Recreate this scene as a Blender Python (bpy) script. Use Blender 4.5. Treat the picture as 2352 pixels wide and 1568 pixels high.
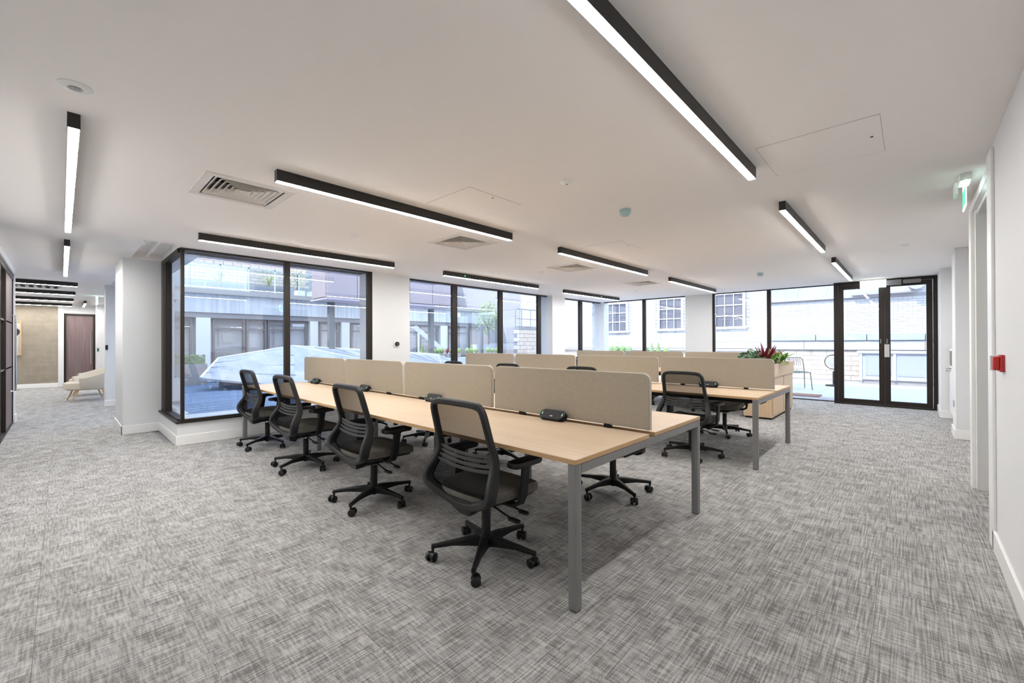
import bpy, bmesh, math, random
from mathutils import Vector, Matrix, noise
random.seed(7)
PI = math.pi
for o in list(bpy.data.objects): bpy.data.objects.remove(o)
S = bpy.context.scene
COL = S.collection
# ------------------------------------------------------------------ camera, sky, sun, exposure
H_EYE, CEIL = 1.28, 2.513
yaw, pitch, roll = 0.816106, 0.00379, -0.0035
F = Vector((math.sin(yaw)*math.cos(pitch), math.cos(yaw)*math.cos(pitch), math.sin(pitch)))
R0 = Vector((math.cos(yaw), -math.sin(yaw), 0)); U0 = R0.cross(F)
RR = R0*math.cos(roll)+U0*math.sin(roll); UU = -R0*math.sin(roll)+U0*math.cos(roll)
cam = bpy.data.objects.new('camera', bpy.data.cameras.new('camera')); COL.objects.link(cam)
M = Matrix((RR, UU, -F)).transposed().to_4x4(); M.translation = Vector((0, 0, H_EYE)); cam.matrix_world = M
cam.data.sensor_width = 36; cam.data.lens = 36*973.24/2352; cam.data.clip_start = .02; cam.data.clip_end = 300
S.camera = cam
W = bpy.data.worlds.new('sky'); S.world = W; W.use_nodes = True
bg = W.node_tree.nodes['Background']; bg.inputs[0].default_value = (.68, .81, 1, 1); bg.inputs[1].default_value = 2.2
sun = bpy.data.objects.new('sun', bpy.data.lights.new('sun', 'SUN')); COL.objects.link(sun)
sun.data.energy = 2.4; sun.data.angle = .009; sun.data.color = (1, .96, .9)
sun.rotation_euler = Vector((-.86, .30, .80)).to_track_quat('Z', 'Y').to_euler()
S.view_settings.view_transform = 'Standard'; S.view_settings.look = 'None'
S.view_settings.gamma = 1; S.view_settings.use_curve_mapping = False; S.view_settings.exposure = 0.95
LAMP = 63.0
try:
    S.cycles.max_bounces = 10; S.cycles.diffuse_bounces = 5; S.cycles.transparent_max_bounces = 24
    S.cycles.use_denoising = True; S.cycles.sample_clamp_indirect = 6
except Exception: pass
# ------------------------------------------------------------------ materials
MATS = {}
def mat(name, col, rough=.6, metal=0., spec=.5, var=0., vscale=3., bump=0., bscale=200., emit=None, es=0.):
    if name in MATS: return MATS[name]
    m = bpy.data.materials.new(name); m.use_nodes = True; nt = m.node_tree; b = nt.nodes['Principled BSDF']
    b.inputs['Base Color'].default_value = (*col, 1); b.inputs['Roughness'].default_value = rough
    b.inputs['Metallic'].default_value = metal; b.inputs['Specular IOR Level'].default_value = spec
    if emit: b.inputs['Emission Color'].default_value = (*emit, 1); b.inputs['Emission Strength'].default_value = es
    if var or bump: tc = nt.nodes.new('ShaderNodeTexCoord')
    if var:
        n = nt.nodes.new('ShaderNodeTexNoise'); n.inputs['Scale'].default_value = vscale; n.inputs['Detail'].default_value = 4
        nt.links.new(tc.outputs['Object'], n.inputs['Vector'])
        r = nt.nodes.new('ShaderNodeMapRange'); r.inputs['To Min'].default_value = 1-var; r.inputs['To Max'].default_value = 1+var
        nt.links.new(n.outputs['Fac'], r.inputs['Value'])
        x = nt.nodes.new('ShaderNodeVectorMath'); x.operation = 'SCALE'; x.inputs[0].default_value = col
        nt.links.new(r.outputs[0], x.inputs['Scale']); nt.links.new(x.outputs[0], b.inputs['Base Color'])
    if bump:
        n = nt.nodes.new('ShaderNodeTexNoise'); n.inputs['Scale'].default_value = bscale
        nt.links.new(tc.outputs['Object'], n.inputs['Vector'])
        u = nt.nodes.new('ShaderNodeBump'); u.inputs['Strength'].default_value = bump; u.inputs['Distance'].default_value = .002
        nt.links.new(n.outputs['Fac'], u.inputs['Height']); nt.links.new(u.outputs[0], b.inputs['Normal'])
    MATS[name] = m; return m
def streaks(name, c0, c1, layers, rough=.6, p0=.3, p1=.7, bump=0., pos=True, rnd=0., spec=.3):
    """colour ramp over a weighted sum of stretched noises; layers = [(sx, sy, sz, weight, detail)]"""
    m = bpy.data.materials.new(name); m.use_nodes = True; nt = m.node_tree; b = nt.nodes['Principled BSDF']
    b.inputs['Roughness'].default_value = rough; b.inputs['Specular IOR Level'].default_value = spec
    if pos: src = nt.nodes.new('ShaderNodeNewGeometry').outputs['Position']
    else: src = nt.nodes.new('ShaderNodeTexCoord').outputs['Object']
    if rnd:
        oi = nt.nodes.new('ShaderNodeObjectInfo'); s = nt.nodes.new('ShaderNodeVectorMath'); s.operation = 'SCALE'
        s.inputs[0].default_value = (rnd, rnd*1.7, 0); nt.links.new(oi.outputs['Random'], s.inputs['Scale'])
        a = nt.nodes.new('ShaderNodeVectorMath'); nt.links.new(src, a.inputs[0]); nt.links.new(s.outputs[0], a.inputs[1]); src = a.outputs[0]
    acc = None
    for sx, sy, sz, w, d in layers:
        mp = nt.nodes.new('ShaderNodeMapping'); mp.inputs['Scale'].default_value = (sx, sy, sz); nt.links.new(src, mp.inputs['Vector'])
        n = nt.nodes.new('ShaderNodeTexNoise'); n.inputs['Scale'].default_value = 1; n.inputs['Detail'].default_value = d
        nt.links.new(mp.outputs[0], n.inputs['Vector'])
        k = nt.nodes.new('ShaderNodeMath'); k.operation = 'MULTIPLY_ADD'; k.inputs[1].default_value = w
        nt.links.new(n.outputs['Fac'], k.inputs[0])
        if acc is None: k.inputs[2].default_value = 0
        else: nt.links.new(acc, k.inputs[2])
        acc = k.outputs[0]
    cr = nt.nodes.new('ShaderNodeValToRGB'); cr.color_ramp.elements[0].position = p0; cr.color_ramp.elements[1].position = p1
    cr.color_ramp.elements[0].color = (*c0, 1); cr.color_ramp.elements[1].color = (*c1, 1)
    nt.links.new(acc, cr.inputs[0]); nt.links.new(cr.outputs[0], b.inputs['Base Color'])
    if bump:
        u = nt.nodes.new('ShaderNodeBump'); u.inputs['Strength'].default_value = bump; u.inputs['Distance'].default_value = .003
        nt.links.new(acc, u.inputs['Height']); nt.links.new(u.outputs[0], b.inputs['Normal'])
    MATS[name] = m; return m
def see_through(name, col, base, grazing, rough=0., fabric=False):
    """thin sheet: transparent mixed with gloss (glass) or with diffuse (open mesh fabric)"""
    m = bpy.data.materials.new(name); m.use_nodes = True; nt = m.node_tree; nt.nodes.clear()
    out = nt.nodes.new('ShaderNodeOutputMaterial'); mix = nt.nodes.new('ShaderNodeMixShader')
    t = nt.nodes.new('ShaderNodeBsdfTransparent')
    if fabric: g = nt.nodes.new('ShaderNodeBsdfDiffuse'); g.inputs[0].default_value = (*col, 1)
    else:
        t.inputs[0].default_value = (*col, 1); g = nt.nodes.new('ShaderNodeBsdfGlossy'); g.inputs['Roughness'].default_value = rough
        g.inputs[0].default_value = (.92, .95, 1, 1)
    lw = nt.nodes.new('ShaderNodeLayerWeight'); lw.inputs[0].default_value = .5
    p = nt.nodes.new('ShaderNodeMath'); p.operation = 'POWER'; p.inputs[1].default_value = 1.2 if fabric else 4.0
    nt.links.new(lw.outputs['Facing'], p.inputs[0])
    k = nt.nodes.new('ShaderNodeMath'); k.operation = 'MULTIPLY_ADD'; k.use_clamp = True
    k.inputs[1].default_value = grazing; k.inputs[2].default_value = base; nt.links.new(p.outputs[0], k.inputs[0])
    nt.links.new(k.outputs[0], mix.inputs[0]); nt.links.new(t.outputs[0], mix.inputs[1]); nt.links.new(g.outputs[0], mix.inputs[2])
    nt.links.new(mix.outputs[0], out.inputs[0]); MATS[name] = m; return m
PAINT = mat('white_wall_paint', (.755, .765, .775), .7, bump=.05, bscale=300)
CEILP = mat('ceiling_paint', (.93, .893, .868), .85)
SKIRT = mat('white_gloss_trim', (.88, .88, .87), .35)
CARPET = streaks('carpet', (.18, .172, .167), (.55, .545, .54),
    [(4.5, 130, 1, .34, 2), (95, 11, 1, .26, 2), (9, 5, 1, .18, 3), (330, 330, 1, .22, 0)], .95, .425, .595, bump=.5, rnd=40, spec=.1)
OAK = streaks('light_oak_veneer', (.56, .43, .305), (.66, .52, .375), [(60, 1.6, 60, .7, 5), (5, .8, 5, .3, 3)], .42, .3, .7)
OAKV = streaks('light_oak_upright', (.56, .41, .26), (.67, .505, .34), [(60, 60, 1.6, .7, 5), (5, 5, .8, .3, 3)], .42, .3, .7)
OAKEDGE = mat('oak_edge', (.55, .35, .17), .5)
STEEL = streaks('grey_steel_paint', (.18, .18, .18), (.235, .235, .235), [(300, 300, 3, 1, 3)], .38, .3, .7, spec=.6)
FABRIC = streaks('beige_screen_fabric', (.335, .295, .238), (.40, .355, .29), [(1, 30, 500, .5, 2), (1, 500, 30, .5, 2)], .95, .35, .65, bump=.2, spec=.1)
FABEDGE = mat('pale_screen_edging', (.50, .48, .42), .8)
BLACK = mat('black_plastic', (.009, .009, .0095), .45, spec=.3, var=.15, vscale=8)
DKGREY = mat('charcoal_plastic', (.019, .019, .020), .5, spec=.35, var=.12, vscale=6)
RUBBER = mat('caster_rubber', (.007, .007, .0075), .35)
MESHF = see_through('open_mesh_fabric', (.009, .009, .010), .62, .36, fabric=True)
SEATF = streaks('taupe_seat_fabric', (.115, .106, .092), (.165, .153, .134), [(300, 300, 300, .6, 2), (20, 20, 20, .4, 2)], .9, .35, .65, bump=.2, pos=False, spec=.2)
CHROME = mat('chrome', (.7, .7, .7), .15, 1)
BRONZE = mat('dark_bronze_frame', (.017, .011, .0075), .45, .0, spec=.35, var=.2, vscale=2)
GLASS = see_through('window_glass', (.97, .985, 1), .10, .75)
LAMPBODY = mat('black_anodised_lamp', (.010, .009, .008), .4)
LITDIM = mat('lamp_diffuser_dimmed', (.9, .9, .9), .5, emit=(1, .975, .94), es=LAMP*.42)
LITMID = mat('lamp_diffuser_corridor', (.9, .9, .9), .5, emit=(1, .975, .94), es=LAMP*.72)
LIT = mat('lamp_diffuser', (.9, .9, .9), .5, emit=(1, .975, .94), es=LAMP)
WHITEPL = mat('white_plastic', (.80, .80, .78), .4)
GREYPL = mat('grey_plastic', (.35, .35, .35), .4)
SLATW = mat('vent_white', (.74, .70, .65), .5)
VOID = mat('dark_void', (.015, .013, .012), .9)
RED = mat('red_plastic', (.45, .02, .02), .35)
GREENL = mat('green_sign', (.02, .25, .09), .4, emit=(.05, .7, .3), es=.8)
SIGNLIT = mat('sign_acrylic', (.8, .9, .88), .3, emit=(.75, 1, .93), es=1.6)
LEDG = mat('green_led', (.1, .8, .3), .4, emit=(.1, 1, .4), es=5)
DOORGREY = mat('grey_door_paint', (.13, .14, .15), .45)
BEIGEW = streaks('beige_wallcovering', (.28, .24, .19), (.35, .305, .25), [(7, 7, 4, .5, 4), (1.6, 1.6, 9, .5, 3)], .75, .35, .65)
PINKWOOD = streaks('pinkish_wood', (.15, .105, .105), (.22, .165, .165), [(25, 25, 1.2, .8, 4), (4, 4, .5, .2, 2)], .5, .3, .7)
CREAM = streaks('cream_wool', (.60, .54, .45), (.70, .64, .55), [(120, 120, 120, 1, 2)], .95, .3, .7, pos=False)
ASH = mat('ash_wood', (.58, .40, .22), .5, var=.15, vscale=20)
STONE = mat('pale_stone', (.50, .53, .58), .85, var=.22, vscale=1.5, bump=.3, bscale=20)
CONC = streaks('board_marked_concrete', (.50, .53, .58), (.72, .75, .80), [(9, 9, .35, .7, 4), (1.5, 1.5, 1.5, .3, 3)], .85, .35, .65)
BRICKW = mat('white_painted_brick', (.56, .56, .57), .8, var=.12, vscale=6, bump=.3, bscale=40)
MORTAR = mat('mortar', (.24, .24, .26), .95, var=.15, vscale=4)
LIME = mat('pale_lime_mortar', (.33, .33, .35), .95, var=.12, vscale=4)
BRICKO = mat('buff_brick', (.58, .50, .43), .85, var=.25, vscale=5)
METALR = streaks('zinc_roof_sheet', (.29, .32, .38), (.43, .47, .54), [(2, 2, 2, .6, 3), (14, 1, 1, .4, 2)], .6, .3, .7, spec=.6)
DECK = streaks('grey_blue_decking', (.11, .165, .27), (.20, .27, .40), [(1, 40, 1, .4, 4), (.4, 2, 1, .6, 1)], .7, .35, .65, rnd=30)
PAVE = mat('terrace_paving', (.46, .48, .52), .8, var=.1, vscale=2)
CLAD = streaks('mauve_cladding', (.30, .26, .285), (.38, .335, .365), [(1, 1, 30, .4, 2), (.8, .8, .8, .6, 2)], .6, .3, .7)
SOFFIT = streaks('soffit_boards', (.38, .35, .43), (.48, .45, .53), [(.6, 30, 1, 1, 3)], .8, .3, .7)
WINDARK = mat('dark_window_glass', (.15, .15, .18), .08, spec=.8)
ROOMBEIGE = mat('far_room_blind', (.62, .56, .54), .7, var=.2, vscale=.8)
BALU = see_through('balustrade_glass', (.92, .98, .98), .12, .6)
LEAF1 = mat('leaf_bluegreen', (.16, .27, .17), .45, var=.3, vscale=12)
LEAF2 = mat('leaf_green', (.15, .29, .05), .45, var=.35, vscale=14)
LEAFR = mat('leaf_crimson', (.26, .018, .05), .4, var=.35, vscale=12)
BOX = mat('box_hedge', (.22, .32, .13), .8, var=.4, vscale=25)
HEDGE = mat('pale_hedge', (.22, .28, .15), .8, var=.35, vscale=12)
SOIL = mat('soil', (.04, .028, .02), .9)
BARK = mat('bark', (.16, .12, .09), .9)
PLANTG = mat('grey_planter', (.36, .34, .34), .6)
GREENMET = mat('green_garden_metal', (.10, .15, .13), .4, .3)
ART = mat('print_paper', (.55, .52, .50), .7, var=.25, vscale=9)
INK = mat('print_ink', (.03, .03, .03), .7)
# ------------------------------------------------------------------ mesh builder
class MB:
    def __init__(s): s.v = []; s.f = []
    def add(s, vs, fs):
        n = len(s.v); s.v += [tuple(v) for v in vs]; s.f += [tuple(i+n for i in f) for f in fs]; return s
    def box(s, x0, x1, y0, y1, z0, z1):
        x0, x1 = sorted((x0, x1)); y0, y1 = sorted((y0, y1)); z0, z1 = sorted((z0, z1))
        vs = [(x, y, z) for z in (z0, z1) for y in (y0, y1) for x in (x0, x1)]
        return s.add(vs, [(0, 2, 3, 1), (4, 5, 7, 6), (0, 1, 5, 4), (2, 6, 7, 3), (0, 4, 6, 2), (1, 3, 7, 5)])
    def quad(s, a, b, c, d): return s.add([a, b, c, d], [(0, 1, 2, 3)])
    def prism(s, pts, z0, z1, tr=None):
        n = len(pts); tr = tr or (lambda x, y, z: (x, y, z))
        vs = [tr(x, y, z0) for x, y in pts]+[tr(x, y, z1) for x, y in pts]
        fs = [tuple(range(n))[::-1], tuple(range(n, 2*n))]+[(i, (i+1) % n, (i+1) % n+n, i+n) for i in range(n)]
        return s.add(vs, fs)
    def loft(s, rings, closed=False, cap=True):
        n = len(rings[0]); vs = [p for r in rings for p in r]; fs = []; m = len(rings)
        for j in range(m if closed else m-1):
            k = (j+1) % m
            for i in range(n): fs.append((j*n+i, j*n+(i+1) % n, k*n+(i+1) % n, k*n+i))
        if cap and not closed: fs += [tuple(range(n))[::-1], tuple(range((m-1)*n, m*n))]
        return s.add(vs, fs)
    def lathe(s, prof, c=(0, 0), n=20, z=0):
        rings = [[(c[0]+r*math.cos(2*PI*i/n), c[1]+r*math.sin(2*PI*i/n), z+h) for i in range(n)] for r, h in prof]
        return s.loft(rings)
    def rod(s, a, b, r, r2=None, n=10):
        a, b = Vector(a), Vector(b); d = (b-a).normalized(); u = d.orthogonal().normalized(); w = d.cross(u); r2 = r if r2 is None else r2
        return s.loft([[tuple(p+(u*math.cos(2*PI*i/n)+w*math.sin(2*PI*i/n))*q) for i in range(n)] for p, q in ((a, r), (b, r2))])
    def sweep(s, pts, sec, ref=(1, 0, 0), closed=False):
        """pts path; sec = function(k) -> list of (a, b): a along ref-ish, b along side"""
        P = [Vector(p) for p in pts]; n = len(P); rings = []; ref = Vector(ref)
        for i, p in enumerate(P):
            t = (P[(i+1) % n]-P[i-1]) if closed or 0 < i < n-1 else (P[1]-P[0] if i == 0 else P[-1]-P[-2])
            t.normalize(); a = (ref-t*ref.dot(t)).normalized(); b = t.cross(a)
            rings.append([tuple(p+a*q[0]+b*q[1]) for q in sec(i)])
        return s.loft(rings, closed=closed)
    def tube(s, pts, r, n=8):
        return s.sweep(pts, lambda i: [(r*math.cos(2*PI*k/n), r*math.sin(2*PI*k/n)) for k in range(n)], ref=(.31, .22, .91))
def rsec(a, b, c=.25):
    a /= 2; b /= 2; e = min(a, b)*c*2
    return [(a, b-e), (a-e, b), (-a+e, b), (-a, b-e), (-a, -b+e), (-a+e, -b), (a-e, -b), (a, -b+e)]
def rrect(w, h, r, n=4):
    P = []
    for cx, cy, a0 in ((w/2-r, h/2-r, 0), (-w/2+r, h/2-r, 90), (-w/2+r, -h/2+r, 180), (w/2-r, -h/2+r, 270)):
        for k in range(n+1):
            a = math.radians(a0+90*k/n); P.append((cx+r*math.cos(a), cy+r*math.sin(a)))
    return P
def tag(o, label=None, cat=None, group=None, kind=None):
    if label: o['label'] = label
    if cat: o['category'] = cat
    if group: o['group'] = group
    if kind: o['kind'] = kind
    return o
def thing(name, label, cat, loc=(0, 0, 0), rz=0, group=None):
    o = bpy.data.objects.new(name, None); o.empty_display_size = .1; COL.objects.link(o)
    o.location = loc; o.rotation_euler = (0, 0, rz); return tag(o, label, cat, group)
def structE(name, loc=(0, 0, 0)):
    o = bpy.data.objects.new(name, None); COL.objects.link(o); o.location = loc; o['kind'] = 'structure'; return o
def wloc(o):
    v = Vector((0, 0, 0))
    while o: v += Vector(o.location); o = o.parent
    return v
def obj(name, mb, m, parent=None, label=None, smooth=False, bev=0., loc=None, seg=2, kind=None):
    """one mesh object; verts given in world coordinates unless loc is given (then local to loc)"""
    me = bpy.data.meshes.new(name)
    if loc is None:
        off = wloc(parent) if parent else Vector((0, 0, 0))
        if parent is None and mb.v:
            xs, ys, zs = zip(*mb.v); off = Vector(((min(xs)+max(xs))/2, (min(ys)+max(ys))/2, min(zs)))
        vs = [(x-off[0], y-off[1], z-off[2]) for x, y, z in mb.v]
    else: vs = mb.v; off = Vector(loc)
    me.from_pydata(vs, [], mb.f)
    bm = bmesh.new(); bm.from_mesh(me); bmesh.ops.recalc_face_normals(bm, faces=bm.faces)
    if bev: bmesh.ops.bevel(bm, geom=[e for e in bm.edges if len(e.link_faces) == 2 and e.calc_face_angle(0) > .6], offset=bev, segments=seg, affect='EDGES', profile=.6, clamp_overlap=True)
    bm.to_mesh(me); bm.free(); me.materials.append(m)
    if smooth:
        for p in me.polygons: p.use_smooth = True
        try: me.set_sharp_from_angle(angle=math.radians(40))
        except Exception: pass
    o = bpy.data.objects.new(name, me); COL.objects.link(o); o.parent = parent
    if parent is None: o.location = off
    elif loc is not None: o.location = off
    if label: o['label'] = label
    if kind: o['kind'] = kind
    return o
def struct(name, mb, m, **k): return obj(name, mb, m, kind='structure', **k)
def kids(o): return [c for c in bpy.data.objects if c.parent == o]
def copy_tree(o, parent=None):
    c = o.copy(); COL.objects.link(c); c.parent = parent
    for ch in KIDS(o): copy_tree(ch, c)
    return c
_kc = {}
def KIDS(o):
    if o.name not in _kc: _kc[o.name] = kids(o)
    return _kc[o.name]
def share(name, me, loc, parent, rot=None, scale=None):
    o = bpy.data.objects.new(name, me); COL.objects.link(o); o.parent = parent; o.location = loc
    if rot: o.rotation_euler = rot
    if scale: o.scale = scale
    return o
def mesh_of(mb, m, name='piece', bev=0.):
    me = bpy.data.meshes.new(name); me.from_pydata(mb.v, [], mb.f); bm = bmesh.new(); bm.from_mesh(me)
    bmesh.ops.recalc_face_normals(bm, faces=bm.faces)
    if bev: bmesh.ops.bevel(bm, geom=list(bm.edges), offset=bev, segments=1, affect='EDGES')
    bm.to_mesh(me); bm.free(); me.materials.append(m); return me
def B(*a): return MB().box(*a)
# ------------------------------------------------------------------ room shell
# floor slab with carpet tiles
floor = structE('floor', (3, 4, -.1))
obj('floor_base', B(-6, 11.35, -4, 7.05, -.12, -.012).box(-6, 1.22, 7.05, 12.1, -.12, -.012).box(-6, 1.8, 12.1, 19.2, -.12, -.012), MORTAR, floor)
T = .5
tile_me = mesh_of(B(-.2496, .2496, -.2496, .2496, -.012, 0), CARPET, 'carpet_tile', .0006)
cells = []
def in_room(x, y):
    if y > 6.95 and x > 1.0 and y < 12.3: return False
    if y > 12.3 and x > 1.7: return False
    if y < -.4: return x < 0 or (4.1 < x < 11.3 and y > -.7)
    if x > 11.2: return False
    return y > -.55 or x < 0
ix = int(-6/T)
for i in range(-12, 24):
    for j in range(-8, 39):
        x, y = i*T+.17, j*T-.12
        if in_room(x, y): cells.append((x, y))
def in_view(x, y):
    d = Vector((x, y)); dep = x*F.x+y*F.y
    return dep > .5 and abs(x*RR.x+y*RR.y)/max(dep, .01) < 1.35
cells.sort(key=lambda c: (0 if in_view(*c) else 1, c[0]**2+c[1]**2))
for x, y in cells[:300]: share('carpet_tile', tile_me, (x-3, y-4, .1), floor)
rest = MB()
for x, y in cells[300:]: rest.box(x-.2493, x+.2493, y-.2493, y+.2493, -.012, 0)
obj('carpet_tiles_beyond', rest, CARPET, floor, kind='stuff')
# ceiling with openings
def slab_holes(x0, x1, y0, y1, z0, z1, holes):
    xs = sorted({x0, x1, *[h[0] for h in holes], *[h[1] for h in holes]}); ys = sorted({y0, y1, *[h[2] for h in holes], *[h[3] for h in holes]})
    m = MB()
    for a, b in zip(xs, xs[1:]):
        run = None
        for c, d in zip(ys, ys[1:]):
            mx, my = (a+b)/2, (c+d)/2
            hole = any(h[0] < mx < h[1] and h[2] < my < h[3] for h in holes) or not (x0 < mx < x1 and y0 < my < y1)
            if hole:
                if run: m.box(a, b, run[0], run[1], z0, z1); run = None
            else: run = (run[0], d) if run else (c, d)
        if run: m.box(a, b, run[0], run[1], z0, z1)
    return m
VENTS = [(1.005, 3.94), (3.365, 3.98), (5.745, 4.02), (8.24, 4.04)]
VH = .255
holes = [(x-VH, x+VH, y-VH, y+VH) for x, y in VENTS]+[(.68, 1.02, 6.6, 8.12), (.70, 1.2, 9.3, 12.1)]
ceil = slab_holes(-6, 11.45, -4, 19.3, CEIL, CEIL+.16, holes+[(1.02, 12, 7.2, 12.1), (1.75, 12, 12.1, 19.3)])
struct('ceiling', ceil, CEILP)
struct('trim_1', B(.66, 1.04, 6.58, 8.14, CEIL+.1, CEIL+.16).box(.69, 1.25, 9.28, 12.12, CEIL+.1, CEIL+.16).box(.83, .86, 6.6, 8.12, CEIL+.04, CEIL+.1), CEILP)
roof = struct('wall_upper', B(-6.4, 11.7, -4.4, 6.9, CEIL+.32, 4.0), CONC)
struct('wall_wing', B(-6.4, 1.55, 6.95, 21, 2.72, 6.4), CONC)
SK = .125
def skirt(name, segs):
    m = MB()
    for s in segs: m.box(*s, 0, SK)
    return struct(name, m, SKIRT, bev=.004, seg=1)
# left wall, partition end, lounge
struct('wall_left', B(-.56, -.44, -4, 6.66, 0, CEIL), PAINT)
struct('wall_partition', B(-.64, -.53, 10.75, 10.96, 0, CEIL), PAINT, bev=.008)
skirt('baseboard_left', [(-.44, -.425, -4, 6.66), (-.52, -.425, 6.66, 6.675), (-.66, -.515, 10.735, 10.975)])
struct('wall_back', B(-6.2, 4, -4.2, -4, 0, CEIL).box(-6.2, -6, -4, 19.2, 0, CEIL), PAINT)
struct('wall_lounge_end', B(-6, -.07, 18.9, 19.1, 0, CEIL), BEIGEW)
struct('wall_corridor_end', B(-.07, .05, 18.88, 19.1, 0, CEIL).box(.05, .78, 18.95, 19.1, 2.24, CEIL).box(.74, 1.9, 18.2, 19.1, 0, CEIL), PAINT)
struct('wall_alcove', B(1.7, 1.85, 12.1, 18.3, 0, .5).box(1.7, 1.85, 12.1, 18.3, 2.3, CEIL).box(1.7, 1.85, 16.8, 18.3, .5, 2.3), PAINT)
skirt('baseboard_lounge', [(-6, -.06, 18.885, 18.9), (.735, 1.7, 18.185, 18.2), (1.685, 1.7, 12.4, 18.2)])
struct('wall_pier_near', B(.59, 1.04, 8.14, 9.25, 0, CEIL+.1), PAINT, bev=.012)
struct('wall_pier_far', B(.62, 1.75, 12.12, 12.4, 0, CEIL+.1), PAINT, bev=.012)
struct('wall_recess', B(1.18, 1.3, 9.25, 12.12, 0, .5).box(1.18, 1.3, 9.25, 12.12, 2.3, CEIL+.1), PAINT)
# courtyard-side wall: low wall under glazing, piers
yw = 6.74
struct('wall_courtyard', B(1.0, 11.3, yw, yw+.30, 0, .275).box(1.0, 1.22, yw+.30, 8.14, 0, .275)
       .box(3.67, 4.41, yw, 7.2, .275, CEIL).box(8.70, 9.24, yw, 7.2, .275, CEIL)
       .box(1.12, 11.45, 6.93, 7.2, CEIL, CEIL+.32).box(1.022, 1.118, 7.205, 8.14, CEIL, CEIL+.2), PAINT)
skirt('baseboard_courtyard', [(1.0, 8.70, yw-.016, yw), (8.7, 11.3, yw-.016, yw), (.984, 1.0, yw-.016, 8.14), (.575, 1.0, 8.124, 8.14), (.575, .59, 8.124, 9.25), (.605, 1.7, 12.104, 12.12)])
# far wall pier and right side
struct('wall_terrace', B(11.3, 11.6, 3.66, 4.33, 0, CEIL).box(11.3, 11.6, 6.8, 7.2, 0, CEIL).box(11.15, 11.6, -1.2, -.385, 0, CEIL), PAINT)
struct('wall_right', B(-.2, 3.96, -.55, -.378, 0, CEIL).box(3.96, 4.08, -.60, -.378, 0, CEIL).box(5.46, 5.56, -.62, -.40, 0, CEIL)
       .box(4.08, 5.46, -.62, -.5, 2.44, CEIL).box(5.56, 8.07, -.80, -.62, 0, CEIL).box(8.07, 8.6, -.8, -.43, 0, CEIL).box(8.6, 10.15, -.8, -.52, 0, CEIL)
       .box(10.15, 11.15, -.8, -.37, 0, CEIL), PAINT, bev=.004, seg=1)
skirt('baseboard_right', [(-.2, 3.94, -.378, -.362), (5.56, 8.05, -.62, -.604), (8.054, 8.07, -.63, -.414), (8.07, 8.6, -.43, -.414), (10.134, 10.15, -.52, -.354), (10.15, 11.08, -.37, -.354)])
struct('trim_2', B(3.90, 4.085, -.379, -.362, 0, CEIL-.045).box(5.44, 5.57, -.41, -.385, 0, CEIL-.10).box(3.90, 5.57, -.42, -.385, CEIL-.10, CEIL-.045)
       .box(5.40, 5.46, -.57, -.41, 0, 2.42).box(4.08, 5.46, -.57, -.42, 2.38, 2.44), SKIRT, bev=.004, seg=1)
d = structE('door_1', (4.1, -.56, 0))
obj('door_leaf', B(4.10, 5.40, -.60, -.555, .01, 2.37), DOORGREY, d, bev=.003, seg=1)
obj('door_stop', B(5.32, 5.40, -.555, -.50, 0, 2.38).box(4.09, 4.12, -.555, -.5, 0, 2.38), mat('grey_frame', (.30, .31, .32), .4), d)
hx = 4.86
obj('door_handle', MB().tube([(hx, -.555, 1.70), (hx, -.47, 1.70), (hx, -.455, 1.685), (hx, -.455, 1.10), (hx, -.47, 1.085), (hx, -.555, 1.085)], .016), mat('brushed_bronze_handle', (.35, .30, .26), .3, .9), d, smooth=True)
# ------------------------------------------------------------------ windows
def window(name, axis, at, spans, z0, z1, posts, depth=.07, sill=None, head=.035, bot=.05):
    """axis 'x': runs along x at y=at; 'y': runs along y at x=at. posts = [(a0,a1)], panes between"""
    o = structE(name, ((spans[0]+spans[1])/2, at, z0) if axis == 'x' else (at, (spans[0]+spans[1])/2, z0))
    bx = (lambda a0, a1, c0, c1, e0, e1: B(a0, a1, c0, c1, e0, e1)) if axis == 'x' else (lambda a0, a1, c0, c1, e0, e1: B(c0, c1, a0, a1, e0, e1))
    for a0, a1 in posts: obj('mullion', bx(a0, a1, at-depth/2, at+depth/2, z0+bot, z1-head), BRONZE, o, bev=.003, seg=1)
    obj('head_rail', bx(spans[0], spans[1], at-depth/2, at+depth/2, z1-head, z1), BRONZE, o)
    obj('bottom_rail', bx(spans[0], spans[1], at-depth/2, at+depth/2, z0, z0+bot), BRONZE, o)
    if sill: obj('window_sill', bx(spans[0]-.05, spans[1], sill[0], sill[1], z0-.012, z0+.012), BRONZE, o)
    edges = [spans[0]]+[e for p in posts for e in p]+[spans[1]]; edges = sorted(edges)
    for a, b in zip(edges, edges[1:]):
        if b-a > .15 and not any(abs(p[0]-a) < 1e-6 and abs(p[1]-b) < 1e-6 for p in posts):
            obj('pane', bx(a, b, at-.001, at+.001, z0+bot, z1-head), GLASS, o)
    return o
window('window_1', 'x', 6.79, (1.035, 3.67), .29, CEIL, [(1.042, 1.078), (2.27, 2.345), (3.59, 3.67)], sill=(6.715, 6.80), head=.025, bot=.03)
window('window_2', 'y', 1.06, (6.83, 8.14), .29, CEIL, [(7.80, 7.86), (7.92, 8.14)], depth=.08, sill=(.985, 1.07), head=.06, bot=.03)
window('window_3', 'x', 6.95, (4.41, 8.70), .29, CEIL, [(5.56, 5.69), (6.93, 7.05), (8.33, 8.45)], sill=(6.75, 6.98), head=.03)
window('window_4', 'x', 6.95, (9.24, 11.3), .29, CEIL, [(10.2, 10.34)], head=.03)
window('window_5', 'y', 11.36, (4.33, 6.95), .0, CEIL, [(5.47, 5.56)], head=.025)
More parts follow.
